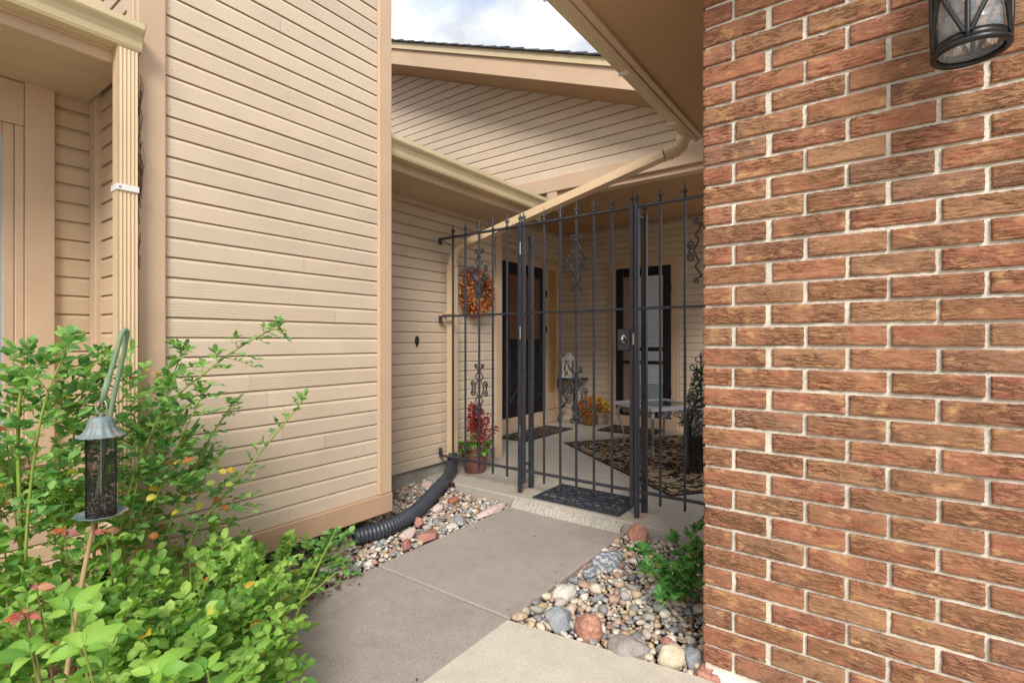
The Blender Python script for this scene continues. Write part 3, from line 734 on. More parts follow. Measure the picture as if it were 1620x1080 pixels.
def ornament_geo():
    g = G(); u = 1.152e-3
    for s in (-1, 1):
        def P(pts): return [(0, s*(x)*u, y*u) for x, y in pts]
        g.tube(smooth([Vector(p) for p in P([(6, 128), (12, 108), (32, 78), (19, 62), (17, 48), (28, 26), (36, 10), (36, -10), (28, -26), (17, -48), (19, -62), (32, -78), (12, -108), (6, -128)])], 3), .0056, 6)
        sp1 = [(0, s*p[1], p[2]) for p in spiral(52*u, 32*u, 20*u, -math.pi*.45, 1.35)]
        g.tube([(0, s*64*u, 0)]+sp1, [.0058]*18+[.003, .0035], 6)
        sp2 = [(0, s*p[1], -p[2]) for p in spiral(52*u, 32*u, 20*u, -math.pi*.45, 1.35)]
        g.tube([(0, s*64*u, 0)]+sp2, [.0058]*18+[.003, .0035], 6)
        g.tube([(0, s*36*u, 10*u), (0, s*52*u, 12*u)], .004, 5); g.tube([(0, s*36*u, -10*u), (0, s*52*u, -12*u)], .004, 5)
        for t in (1, -1):
            sc = [(0, s*p[1], t*p[2]) for p in spiral(26*u, 150*u, 15*u, -math.pi*.62, 1.15, 14)]
            g.tube([(0, s*5*u, t*132*u)]+sc, [.0056]*15+[.0035], 6)
    for zc in (128*u, -128*u): g.lathe([(.0001, -.008), (.013, -.008), (.015, 0), (.013, .008), (.0001, .008)], (0, 0, zc), 8)
    return g.mesh('scroll_ornament', M['iron'], smooth=True)
ORN = ornament_geo()
def bar_mesh(w, z0, z1): return G().box((-w/2, -w/2, z0), (w/2, w/2, z1), .0015).mesh('picket', M['iron'])
PK = bar_mesh(.0135, .155, ZT+.012)
def panel(t, ys, y0, y1, orn_y):
    for z, nm in ((ZT, 'top_rail'), (ZM, 'middle_rail'), (ZB, 'bottom_rail')):
        boxo(nm, (XF-.014, y0, z-.007), (XF+.014, y1, z+.007), M['iron'], t, .002)
    for y in ys:
        inst('picket', PK, t, (XF, y, 0)); inst('finial', FIN, t, (XF, y, ZT+.010), rnd.uniform(-.08, .08))
    for zc in (1.660, .782): inst('scroll_ornament', ORN, t, (XF, orn_y, zc))
def post(t, x, y, w, z0, z1, fin=True, name='post'):
    boxo(name, (x-w/2, y-w/2, z0), (x+w/2, y+w/2, z1), M['iron'], t, .002)
    if fin: inst('finial', FIN, t, (x, y, z1-.001))
fl = thing('iron_fence_panel', (XF, 2.48, .06), 'black iron fence panel left of the gate, fixed to the siding', 'fence', 'iron fence panels flanking the gate')
panel(fl, (2.758, 2.627, 2.487, 2.355, 2.222), 2.118, 2.888, 2.487)
for z in (ZT, ZM, ZB):
    boxo('wall_bracket', (XF-.012, 2.884, z-.045 if z > .5 else z-.004), (XF+.012, 2.906, z+.006 if z > .5 else z+.06), M['iron'], fl, .002)
G().tube([(XF, 2.88, ZT-.005), (XF+.02, 2.80, ZT-.06)], .003, 5).mk('bracket_tie', M['iron'], fl)
post(fl, XF, 2.105, .027, .058, ZT+.02); post(fl, XF+.15, 2.112, .032, .058, ZT-.045, False)
for z in (ZT-.06, .24): boxo('post_tie', (XF+.014, 2.104, z), (XF+.134, 2.120, z+.016), M['iron'], fl, .002)
gt = thing('iron_gate', (XF, 1.66, .13), 'closed black iron gate with scroll ornaments and lock box', 'gate')
panel(gt, (1.903, 1.772, 1.649, 1.520, 1.393), 1.268, 2.068, 1.649)
post(gt, XF, 2.075, .024, .13, ZT+.02, True, 'stile'); post(gt, XF, 1.258, .024, .13, ZT+.02, True, 'stile')
lk = boxo('lock_box', (XF-.024, 1.262, 1.085), (XF+.020, 1.345, 1.215), M['iron'], gt, .003)
G().lathe([(.0001, .032), (.012, .032), (.014, .028), (.014, .012), (.024, .010), (.027, .004), (.027, 0), (.0001, 0)], (0, 0, 0), 18).mk('knob', M['steel'], lk, (0, 0, 0), True)
kb = [o for o in lk.children if o.name.startswith('knob')][0]; kb.matrix_local = Matrix.Translation(Vector((XF-.024, 1.303, 1.155))-wp(lk)) @ Matrix.Rotation(R(-90), 4, 'Y'); WP[kb.name] = Vector((XF-.024, 1.303, 1.155))
for z in (1.80, 1.20, .50):
    G().tube([(XF-.020, 2.090, z-.045), (XF-.020, 2.090, z+.045)], .006, 8).mk('hinge', M['steel'], gt)
fr_ = thing('iron_fence_panel', (XF, .86, .06), 'black iron fence panel right of the gate, running behind the brick', 'fence', 'iron fence panels flanking the gate')
panel(fr_, (1.08, .934, .79, .65), .505, 1.212, .838)
post(fr_, XF, 1.227, .027, .058, ZT+.02); post(fr_, XF+.125, 1.228, .034, .058, ZT-.02, True)
for z in (ZT-.06, .24): boxo('post_tie', (XF+.014, 1.220, z), (XF+.108, 1.236, z+.016), M['iron'], fr_, .002)
boxo('strike_plate', (XF-.018, 1.236, 1.12), (XF-.0135, 1.248, 1.19), M['steel'], fr_, .001)

# ------------------------------------------------------------------ porch furnishings
def mat_piece(name, cx, cy, sx, sy, rot, z, th, mat, label, cat):
    g = G().box((-sx/2, -sy/2, 0), (sx/2, sy/2, th), .003)
    o = link(bpy.data.objects.new(name, g.mesh(name, mat)), None, (cx, cy, z)); o.rotation_euler = (0, 0, rot); return tag(o, label, cat)
u1 = Vector((.797, -.603, 0)); A_ = Vector((4.68, 2.76, 0)); B_ = Vector((3.50, 1.203, 0)); wv = 1.55
cc_ = (A_+B_)/2+u1*wv/2; ln = (A_-B_).length
mat_piece('area_rug', cc_.x, cc_.y, wv, ln, math.atan2(u1.y, u1.x), .062, .008, mat_rug('rug', srgb(180, 156, 126), srgb(56, 47, 42), (wv, ln), 15, .09, .075), 'large tan and black scroll-patterned rug under the glass table', 'rug')
mat_piece('door_mat', 4.98, 3.30, 1.02, .40, 0, .062, .010, mat_rug('mat1', srgb(112, 98, 84), srgb(58, 52, 48), (1.02, .40), 24, .03, .09), 'long dark brown mat in front of the storm door', 'mat')
mat_piece('door_mat', 5.81, 2.475, .48, .68, 0, .062, .010, mat_rug('mat2', srgb(116, 98, 82), srgb(48, 42, 40), (.48, .68), 24, .03, .09), 'brown patterned mat in front of the glazed back door', 'mat')
# rubber gate mat with raised scrolls
gm = thing('rubber_mat', (3.10, 1.64, .061), 'black rubber scrollwork mat lying under the iron gate', 'mat')
bx0, bx1, by0, by1 = 2.905, 3.305, 1.318, 1.962
G().box((bx0+.01, by0+.01, .0615), (bx1-.01, by1-.01, .0645), 0).mk('base_sheet', mat_simple('rubber_base', srgb(104, 106, 104), .7, .3, var=.2, vscale=12), gm)
fg = G()
for lo, hi in (((bx0, by0), (bx1, by0+.028)), ((bx0, by1-.028), (bx1, by1)), ((bx0, by0+.0285), (bx0+.028, by1-.0285)), ((bx1-.028, by0+.0285), (bx1, by1-.0285))):
    fg.box((*lo, .0605), (*hi, .072), .003)
fg.mk('border', M['rubber'], gm)
sg = G()
for i in range(4):
    for j in range(7):
        cx = bx0+.068+i*.088; cy = by0+.072+j*.0835; sgn = 1 if (i+j) % 2 else -1; a0 = rnd.uniform(0, 6.28)
        pp = []
        for k in range(17):
            t = k/16; r = .044*(1-.8*t); a = a0+sgn*t*8.2; pp.append((cx+r*math.cos(a), cy+r*math.sin(a), .067))
        sg.tube(pp, .0055, 5)
for i in range(9):
    y = by0+.05+i*.068
    sg.tube(smooth([Vector((bx0+.03, y, .067)), Vector((bx0+.14, y+.05, .067)), Vector((bx0+.26, y-.045, .067)), Vector((bx1-.03, y+.01, .067))], 4), .005, 5)
for i in range(5):
    x = bx0+.06+i*.07
    sg.tube([(x, by0+.03, .067), (x+.012*math.sin(i), by1-.03, .067)], .0045, 5)
sg.mk('scrollwork', M['rubber'], gm)

# wreath on the side wall
wr = thing('wreath', (3.386, 2.86, 1.35), 'round orange dried-leaf wreath hanging on the cream siding', 'wreath')
wg = G(); ctr = Vector((3.386, 2.872, 1.566))
wg.tube([ctr+Vector((.155*math.cos(a), 0, .155*math.sin(a))) for a in [2*math.pi*i/28 for i in range(28)]], .03, 8, closed=True)
wg.mk('ring', M['twig'], wr)
def leaf_arrays(kind='oval', curl=.10, fold=.10, tw_=0.0):
    if kind == 'oval': us = [0, .22, .5, .78, 1.0]; ws = [.02, .24, .31, .22, .0]
    elif kind == 'round': us = [0, .2, .5, .8, 1.0]; ws = [.03, .27, .37, .30, .02]
    elif kind == 'big':
        us = [i/12 for i in range(13)]; ws = [.30*(math.sin(math.pi*u**.85)**.8)*(1.05 if i % 2 else .93)*(1-.25*u) if 0 < i < 12 else .008 for i, u in enumerate(us)]
    else: us = [0, .25, .5, .75, 1.0]; ws = [.02, .20, .27, .17, .0]
    v = []; f = []
    for i, (u, w) in enumerate(zip(us, ws)):
        dz = -curl*(u-.35)**2*2; k_ = tw_*(u-.3)
        v += [(u, w, (fold*2+k_)*w+dz), (u, 0, dz), (u, -w*.94, (fold*2-k_)*w+dz)]
    for i in range(len(us)-1):
        a = i*3; f += [(a, a+1, a+4, a+3), (a+1, a+2, a+5, a+4)]
    return np.array(v), f
LV = {k+str(i): leaf_arrays(k, *p_) for k in ('oval', 'round', 'narrow', 'big') for i, p_ in enumerate(((.10, .10, 0), (.32, .22, .5), (-.12, .30, -.5), (.22, .04, .9), (.5, .16, -.3)))}
class Leaves:
    def __init__(s): s.items = []
    def add(s, p, d, n, L, col, kind='oval'):
        d = Vector(d).normalized(); n = Vector(n); n = n-d*n.dot(d)
        n = n.normalized() if n.length > 1e-4 else d.orthogonal().normalized()
        s.items.append((Vector(p), d, n.cross(d), n, L, col, kind+str(rnd.randrange(5))))
    def joined(s, items):
        g = G()
        for (p, d, sd_, n, L, col, kind) in items:
            v, f = LV[kind]; mtx = np.array([d, sd_, n]); w = v @ mtx*L+np.array(p)
            g.add([tuple(q) for q in w], f)
            g.c += [(*[min(1, c*(1.12 if (i % 3) == 1 else 1.0)) for c in col[:3]], 1) for i in range(len(v))]
        return g
_lm = {}
def leaf_mesh(kind, col):
    key = (kind, tuple(round(c, 2) for c in col[:3]))
    if key not in _lm:
        v, f = LV[kind]; g = G(); g.add([tuple(q) for q in v], f); g.c = [(*[min(1, c*(1.12 if (i % 3) == 1 else 1.0)) for c in col[:3]], 1) for i in range(len(v))]
        _lm[key] = g.mesh('leaf', M['leaf'], smooth=True)
    return _lm[key]
def finish_leaves(lv, parent, nind, mat=None, cam0=Vector((0, 0, 1.14))):
    it = sorted(lv.items, key=lambda q: (q[0]-cam0).length/q[4])
    for (p, d, sd_, n, L, col, kind) in it[:nind]:
        m = Matrix((d*L, sd_*L, n*L)).transposed().to_4x4()
        inst('leaf', leaf_mesh(kind, col), parent, p, mtx=m)
    rest = it[nind:]
    if rest: tag(lv.joined(rest).mk('foliage', mat or M['leaf'], parent, smooth=True), kind='stuff')
wl_ = Leaves(); wc = [srgb(198, 116, 62), srgb(216, 150, 92), srgb(176, 92, 52), srgb(230, 184, 130), srgb(160, 84, 50), srgb(208, 134, 74)]
for i in range(900):
    a = rnd.uniform(0, 2*math.pi); b = rnd.uniform(-1.7, 1.7)
    rad = Vector((math.cos(a), 0, math.sin(a))); o = rad*math.sin(b)+Vector((0, -1, 0))*math.cos(b)
    p = ctr+rad*.148+o*.045
    wl_.add(p, o+Vector((rnd.uniform(-.8, .8), rnd.uniform(-.4, .3), rnd.uniform(-.8, .8))), Vector((rnd.uniform(-1, 1), -1, rnd.uniform(-1, 1))), rnd.uniform(.026, .042), rnd.choice(wc))
finish_leaves(wl_, wr, 0, M['attr'])

# red flower pot
fp = thing('flower_pot', (3.215, 2.745, .061), 'slatted red-brown pot of red flowers behind the left fence panel', 'flower pot')
prof = [(.0001, 0), (.085, 0), (.118, .20), (.124, .202), (.126, .225), (.114, .226), (.108, .19), (.0001, .185)]
G().lathe(prof, (3.215, 2.745, .061), 36, lambda a, z: .02*math.copysign(1, math.sin(a*18)) if z < .2 else 0).mk('pot', M['pot_red'], fp)
pl = Leaves(); cols_r = [srgb(164, 60, 68), srgb(136, 48, 58), srgb(186, 74, 80), srgb(180, 92, 98)]; cg = [srgb(96, 150, 62), srgb(72, 128, 52), srgb(122, 168, 78)]
stems = G(); base = Vector((3.215, 2.745, .27))
for (dx, dy, hgt, n) in ((-.06, -.02, .36, 260), (.04, 0, .34, 230), (.10, -.05, .26, 150), (-.02, -.06, .20, 130), (.17, -.10, .14, 90)):
    top = base+Vector((dx, dy, hgt)); stems.tube([base+Vector((dx*.3, dy*.3, -.03)), (base+top)/2+Vector((dx*.2, 0, 0)), top], [.004, .003, .002], 5)
    for i in range(n):
        t = rnd.uniform(.35, 1.0); c0 = base+(top-base)*t; r = .045*(1.25-t)+.014
        o = Vector((rnd.gauss(0, 1), rnd.gauss(0, 1), rnd.gauss(0, .6))).normalized()
        pl.add(c0+o*r*rnd.uniform(.3, 1), o, Vector((rnd.uniform(-1, 1), -.5, 1)), rnd.uniform(.016, .028), rnd.choice(cols_r), 'round')
for i in range(10):
    o = Vector((rnd.gauss(0, 1), rnd.gauss(0, 1), .3)).normalized(); pl.add(base+Vector((-.05, -.10, .06))+o*.018, o, (0, -1, .5), .03, srgb(214, 50, 40), 'round')
for i in range(80):
    a = rnd.uniform(0, 6.28); pl.add(base+Vector((math.cos(a)*rnd.uniform(.03, .11), math.sin(a)*rnd.uniform(.03, .11), rnd.uniform(-.04, .04))), (math.cos(a), math.sin(a), rnd.uniform(-.3, .7)), (0, 0, 1), rnd.uniform(.045, .075), rnd.choice(cg), 'round')
stems.mk('stem', M['cane'], fp); finish_leaves(pl, fp, 0)

# console table
ct = thing('console_table', (6.0, 3.40, .06), 'small half-round black iron console table against the porch back wall', 'table')
cx, cy, zt = X4-.03, 3.40, .655
poly = [(cx-.27*math.sin(math.pi*i/14), cy-.205*math.cos(math.pi*i/14), zt-.03) for i in range(15)]
G().prism(poly, (0, 0, .03)).mk('tabletop', M['iron'], ct)
for s in (-1, 1):
    G().tube(smooth([Vector(p) for p in ((cx-.20, cy+s*.15, zt-.03), (cx-.19, cy+s*.13, zt-.14), (cx-.14, cy+s*.07, zt-.26), (cx-.12, cy+s*.05, zt-.32), (cx-.16, cy+s*.12, zt-.42), (cx-.18, cy+s*.155, .062))], 4), .011, 7).mk('leg', M['iron'], ct)
    sc = [(cx-.18, cy+s*(.10+p[1]), zt-.17+p[2]) for p in spiral(0, 0, .055, 1.2, 1.4)]
    G().tube(sc, .008, 6).mk('scroll', M['iron'], ct)
    sc = [(cx-.16, cy+s*(.10+p[1]), zt-.36-p[2]) for p in spiral(0, 0, .045, 1.2, 1.4)]
    G().tube(sc, .007, 6).mk('scroll', M['iron'], ct)
G().tube([(cx-.02, cy, zt-.03), (cx-.02, cy, .062)], .012, 7).mk('leg', M['iron'], ct)
lt = thing('white_lantern', (5.93, 3.41, .656), 'white wooden candle lantern standing on the console table', 'lantern')
lx, ly, lz = 5.93, 3.41, .656
boxo('base', (lx-.075, ly-.075, lz), (lx+.075, ly+.075, lz+.022), M['white_wood'], lt, .003)
for sx in (-1, 1):
    for sy in (-1, 1): boxo('corner_post', (lx+sx*.058-.009, ly+sy*.058-.009, lz+.022), (lx+sx*.058+.009, ly+sy*.058+.009, lz+.235), M['white_wood'], lt, .002)
boxo('top_plate', (lx-.08, ly-.08, lz+.235), (lx+.08, ly+.08, lz+.253), M['white_wood'], lt, .003)
G().lathe([(.105, .253), (.06, .285), (.045, .30), (.045, .315), (.02, .34), (.0001, .342)], (lx, ly, lz), 4, a0=math.pi/4, a1=math.pi/4+2*math.pi).mk('cap', M['white_wood'], lt)
for s in (-1, 1): G().tube([(lx-.062, ly-s*.05, lz+.03), (lx-.062, ly+s*.05, lz+.23)], .006, 5).mk('cross_bar', M['white_wood'], lt)
G().lathe([(.0001, .022), (.026, .022), (.026, .12), (.0001, .12)], (lx, ly, lz), 14).mk('candle', M['r_cream'], lt)
gl = Leaves()
for i in range(60):
    a = rnd.uniform(0, 6.28); gl.add((lx-.06+.09*math.cos(a), ly+.12*math.sin(a), .665+rnd.uniform(0, .03)), (math.cos(a), math.sin(a), rnd.uniform(0, 1)), (0, 0, 1), .03, rnd.choice([srgb(200, 190, 170), srgb(150, 130, 100), srgb(180, 160, 120)]))
gd = thing('dried_garland', (lx-.06, ly, .656), 'pale dried leaves strewn around the white lantern base', 'garland'); finish_leaves(gl, gd, 0, M['attr'])

# autumn pot
ap = thing('autumn_pot', (5.90, 3.08, .061), 'bronze pot of orange and yellow autumn foliage by the back door', 'flower pot')
G().lathe([(.0001, 0), (.075, 0), (.098, .05), (.104, .12), (.100, .145), (.106, .155), (.104, .165), (.09, .16), (.0001, .15)], (5.90, 3.08, .061), 24).mk('pot', M['bronze'], ap, smooth=True)
al = Leaves(); ac = [srgb(206, 92, 40), srgb(190, 70, 36), srgb(222, 130, 52), srgb(214, 170, 60), srgb(170, 60, 40)]
for i in range(230):
    o = Vector((rnd.gauss(0, 1), rnd.gauss(0, 1), abs(rnd.gauss(0, .9)))).normalized()
    q = Vector((5.88, 3.06, .24))+Vector((o.x*.13, o.y*.19-.03, o.z*.16))
    c = rnd.choice(ac) if q.y > 3.0 else rnd.choice([srgb(206, 172, 52), srgb(178, 156, 50), srgb(222, 150, 50)])
    al.add(q, o, Vector((-.6, rnd.uniform(-1, 1), 1)), rnd.uniform(.04, .07), c)
finish_leaves(al, ap, 0, M['attr'])

# glass-top side table
tb = thing('glass_side_table', (4.92, 1.77, .07), 'white square glass-topped side table with cast cabriole legs on the rug', 'table')
P1, P2, P3 = Vector((4.86, 2.20, 0)), Vector((4.57, 1.74, 0)), Vector((5.32, 1.86, 0))
e1 = (P1-P2).normalized(); e2 = Vector((e1.y, -e1.x, 0)); S1, S2 = .56, .58; c0 = P2+e1*S1/2+e2*S2/2; zt = .525
def loc2(a, b, z): return c0+e1*a+e2*b+Vector((0, 0, z))
def ring(o, i, z0, z1):
    g = G(); O = [loc2(a*o[0], b*o[1], z0) for a, b in ((-1, -1), (1, -1), (1, 1), (-1, 1))]; I = [loc2(a*i[0], b*i[1], z0) for a, b in ((-1, -1), (1, -1), (1, 1), (-1, 1))]
    up = Vector((0, 0, z1-z0)); v = O+I+[p+up for p in O]+[p+up for p in I]
    f = []
    for k in range(4):
        n = (k+1) % 4; f += [(k, n, 4+n, 4+k), (8+k, 12+k, 12+n, 8+n), (k, 8+k, 8+n, n), (4+k, 4+n, 12+n, 12+k)]
    return g.add(v, f)
ring((S1/2+.03, S2/2+.03), (S1/2-.05, S2/2-.05), zt-.035, zt).mk('tabletop_frame', M['table_white'], tb)
G().prism([loc2(a*(S1/2-.049), b*(S2/2-.049), zt-.012) for a, b in ((-1, -1), (1, -1), (1, 1), (-1, 1))], (0, 0, .006)).mk('glass_top', M['table_glass'], tb)
for a in (-1, 1):
    for b in (-1, 1):
        G().tube(smooth([loc2(a*(S1/2-.03), b*(S2/2-.03), zt-.035), loc2(a*(S1/2+.005), b*(S2/2+.005), zt-.09), loc2(a*(S1/2-.005), b*(S2/2-.005), zt-.17), loc2(a*(S1/2-.035), b*(S2/2-.035), .22), loc2(a*(S1/2-.04), b*(S2/2-.04), .10), loc2(a*(S1/2-.015), b*(S2/2-.015), .072)], 4),
                 [.016, .018, .020, .021, .021, .02, .018, .016, .015, .014, .013, .012, .011, .010, .010, .010, .010, .011, .012, .013, .013][:21], 8).mk('leg', M['silver_paint'], tb, smooth=True)
for ax in range(2):
    for s in (-1, 1):
        sg = G()
        for k in range(-2, 3):
            for q in (-1, 1):
                pp = []
                for i in range(13):
                    t = i/12; r = .034*(1-.72*t); an = 1.2+q*t*7.5
                    along = k*.09+r*math.cos(an)*1.2; zz = zt-.075+r*math.sin(an)
                    pp.append(loc2(along, s*(S2/2-.015), zz) if ax else loc2(s*(S1/2-.015), along, zz))
                sg.tube(pp, .006, 5)
        sg.mk('scroll_apron', M['silver_paint'], tb)

# wicker chair (mostly behind the brick)
wc_ = thing('wicker_chair', (4.45, 1.02, .07), 'dark brown wicker armchair with lattice arm behind the brick wall', 'chair')
ca, cb = Vector((.22, -.975, 0)), Vector((.975, .22, 0)); o0 = Vector((4.16, 1.29, .07))     # cb: across the chair, ca: depth
def cl(a, b, z): return o0+ca*a+cb*b+Vector((0, 0, z))
def weave(name, p00, du, dv, nu, nv, nrm, r=.006):
    g = G()
    for i in range(nv+1):
        pts_ = [p00+dv*(i/nv)+du*(k/(nu*2))+nrm*(.006*(1 if (k+i) % 2 else -1)) for k in range(nu*2+1)]
        g.tube(pts_, r, 4)
    for k in range(nu+1): g.tube([p00+du*(k/nu), p00+du*(k/nu)+dv], r*.9, 4)
    return tag(g.mk(name, M['wicker'], wc_), kind='stuff')
weave('side_weave', cl(0, 0, .03), ca*.56, Vector((0, 0, .27)), 14, 20, -cb)
weave('front_weave', cl(0, 0, .03), cb*.58, Vector((0, 0, .27)), 14, 20, -ca)
weave('side_weave', cl(0, .58, .03), ca*.56, Vector((0, 0, .27)), 14, 20, cb)
weave('back_weave', cl(.56, 0, .30), cb*.58, Vector((.02, -.09, .50)), 14, 30, ca)
lg = G()
for i in range(-5, 12):
    for s in (-1, 1):
        a0_, a1_ = (i*.05, i*.05+.20) if s > 0 else (i*.05+.20, i*.05)
        pts_ = [(a0_, .31), (a1_, .52)]
        qq = [cl(min(.56, max(0, a0_+(a1_-a0_)*t)), 0, .31+.21*t) for t in (0, .5, 1) if 0 <= a0_+(a1_-a0_)*t <= .56]
        if len(qq) > 1: lg.tube(qq, .005, 4)
lg.mk('arm_lattice', M['wicker'], wc_)
for b in (0, .58):
    G().tube(smooth([cl(0, b, 0), cl(-.005, b, .30), cl(0, b, .45), cl(.04, b, .525), (cl(.12, b, .55)), cl(.35, b, .55), cl(.58, b, .57)], 4), .016, 8).mk('arm', M['wicker'], wc_, smooth=True)
    G().tube([cl(.56, b, 0), cl(.56, b, .5)], .016, 8).mk('leg', M['wicker'], wc_)
g = G(); g.prism([cl(.03, .03, .31), cl(.54, .03, .31), cl(.54, .55, .31), cl(.03, .55, .31)], (0, 0, .09)); g.mk('seat_cushion', M['r_mauve'], wc_)
# topiary with iron trellis
tp = thing('topiary', (5.28, 1.50, .061), 'green conical topiary with black fleur trellis beside the brick edge', 'plant')
G().lathe([(.0001, 0), (.09, 0), (.13, .22), (.14, .24), (.12, .24), (.0001, .22)], (5.28, 1.50, .061), 20).mk('pot', M['black'], tp)
G().tube([(5.28, 1.50, .28), (5.28, 1.50, .98)], .010, 6).mk('trellis', M['iron'], tp)
for s in (-1, 1): G().tube([(5.28, 1.50, .93)]+[(5.28, 1.50+s*(.03+.03*math.sin(t)), .96+.03*math.cos(t)) for t in (3.1, 2.2, 1.2, .2)], .006, 5).mk('fleur', M['iron'], tp)
G().lathe([(.0001, 0), (.022, .03), (.012, .055), (.0001, .09)], (5.28, 1.50, .96), 8).mk('fleur', M['iron'], tp)
for s in (-1, 1): G().tube([(5.24, 1.50+s*p[1]-s*.0, .88+p[2]) for p in spiral(.07, 0, .045, 2.2, 1.3)], .007, 5).mk('fleur', M['iron'], tp)
tl = Leaves()
for i in range(900):
    t = rnd.random()**1.3; a = rnd.uniform(0, 6.28); r = (.17*(1-t)+.03)*rnd.uniform(.75, 1.05); q = Vector((5.28+r*math.cos(a), 1.50+r*math.sin(a), .28+.58*t))
    tl.add(q, (math.cos(a), math.sin(a), rnd.uniform(-.2, .9)), (math.cos(a), math.sin(a), 1), rnd.uniform(.03, .05), rnd.choice([srgb(44, 96, 40), srgb(58, 120, 48), srgb(36, 80, 36)]))
finish_leaves(tl, tp, 0)

# wall lantern on the brick
wl2 = thing('wall_lantern', (1.63, -.167, 1.84), 'black wall lantern with seeded glass and strap frame on the brick', 'lamp')
lx, ly, lz = 1.640, -.166, 1.832; seg = 48
G().lathe([(.062, .008), (.0625, .002), (.065, 0), (.073, 0), (.0755, .004), (.0755, .010), (.071, .014), (.064, .014), (.062, .008)], (lx, ly, lz), seg).mk('bottom_ring', M['black'], wl2, smooth=True)
G().lathe([(.064, .014), (.0665, .016), (.0665, .032), (.064, .032)], (lx, ly, lz), seg).mk('lower_band', M['black'], wl2, smooth=True)
prof = [(.060, .010), (.062, .07), (.063, .14), (.062, .21), (.058, .28)]
G().lathe(prof+[(r-.003, z) for r, z in reversed(prof)]+[prof[0]], (lx, ly, lz), 40).mk('glass_shade', M['seeded_glass'], wl2, smooth=True)
for k in range(4):
    a = math.pi/4+k*math.pi/2+.62
    g = G()
    for z0_, z1_ in ((0, 0),):
        pts_ = [(lx+r*math.cos(a), ly+r*math.sin(a), lz+z) for r, z in ((.0695, .012), (.0715, .07), (.0725, .14), (.0715, .21), (.067, .285))]
        g.tube(smooth([Vector(p) for p in pts_], 3), .0055, 6)
    g.mk('frame_bar', M['black'], wl2, smooth=True)
    a2 = a+math.pi/2
    for (s0, s1) in ((a+.08, (a+a2)/2), (a2-.08, (a+a2)/2)):
        pp = []
        for i in range(7):
            t = i/6; an = s0+(s1-s0)*t; zz = .026+t*.120; rr_ = .068+.004*math.sin(math.pi*zz/.29); pp.append((lx+rr_*math.cos(an), ly+rr_*math.sin(an), lz+zz))
        G().tube(pp, .0052, 6).mk('strap', M['black'], wl2)
        pp = [(p[0], p[1], lz+.146+(lz+.146-p[2])) for p in pp]
        G().tube(pp, .0052, 6).mk('strap', M['black'], wl2)
G().lathe([(.088, .28), (.090, .29), (.07, .31), (.03, .345), (.012, .37), (.0001, .372)], (lx, ly, lz), seg).mk('cap', M['black'], wl2)
G().lathe([(.0001, .13), (.012, .132), (.022, .16), (.024, .19), (.016, .22), (.013, .26), (.013, .30)], (lx, ly, lz), 16).mk('bulb', M['strap'], wl2, smooth=True)
G().tube(smooth([Vector((lx, ly, lz+.365)), Vector((lx+.02, ly, lz+.41)), Vector((lx+.09, ly, lz+.42)), Vector((XB-.02, ly, lz+.36))], 4), .009, 8).mk('arm', M['black'], wl2)
boxo('back_plate', (XB-.022, ly-.055, lz+.22), (XB-.002, ly+.055, lz+.46), M['black'], wl2, .005)

# ------------------------------------------------------------------ gravel and stones
PC = [srgb(206, 190, 160), srgb(222, 214, 198), srgb(184, 158, 126), srgb(130, 138, 146), srgb(124, 130, 138), srgb(204, 176, 160), srgb(178, 138, 110), srgb(168, 166, 162), srgb(108, 112, 118), srgb(214, 196, 176), srgb(176, 168, 158), srgb(164, 110, 98), srgb(232, 226, 214), srgb(200, 172, 120)]
bmi = bmesh.new(); bmesh.ops.create_icosphere(bmi, subdivisions=1, radius=1); bmi.verts.index_update()
ICO = np.array([v.co[:] for v in bmi.verts]); ICF = np.array([[v.index for v in f.verts] for f in bmi.faces]); bmi.free()
bmi = bmesh.new(); bmesh.ops.create_icosphere(bmi, subdivisions=2, radius=1); bmi.verts.index_update()
ICO2 = np.array([v.co[:] for v in bmi.verts]); ICF2 = np.array([[v.index for v in f.verts] for f in bmi.faces]); bmi.free()
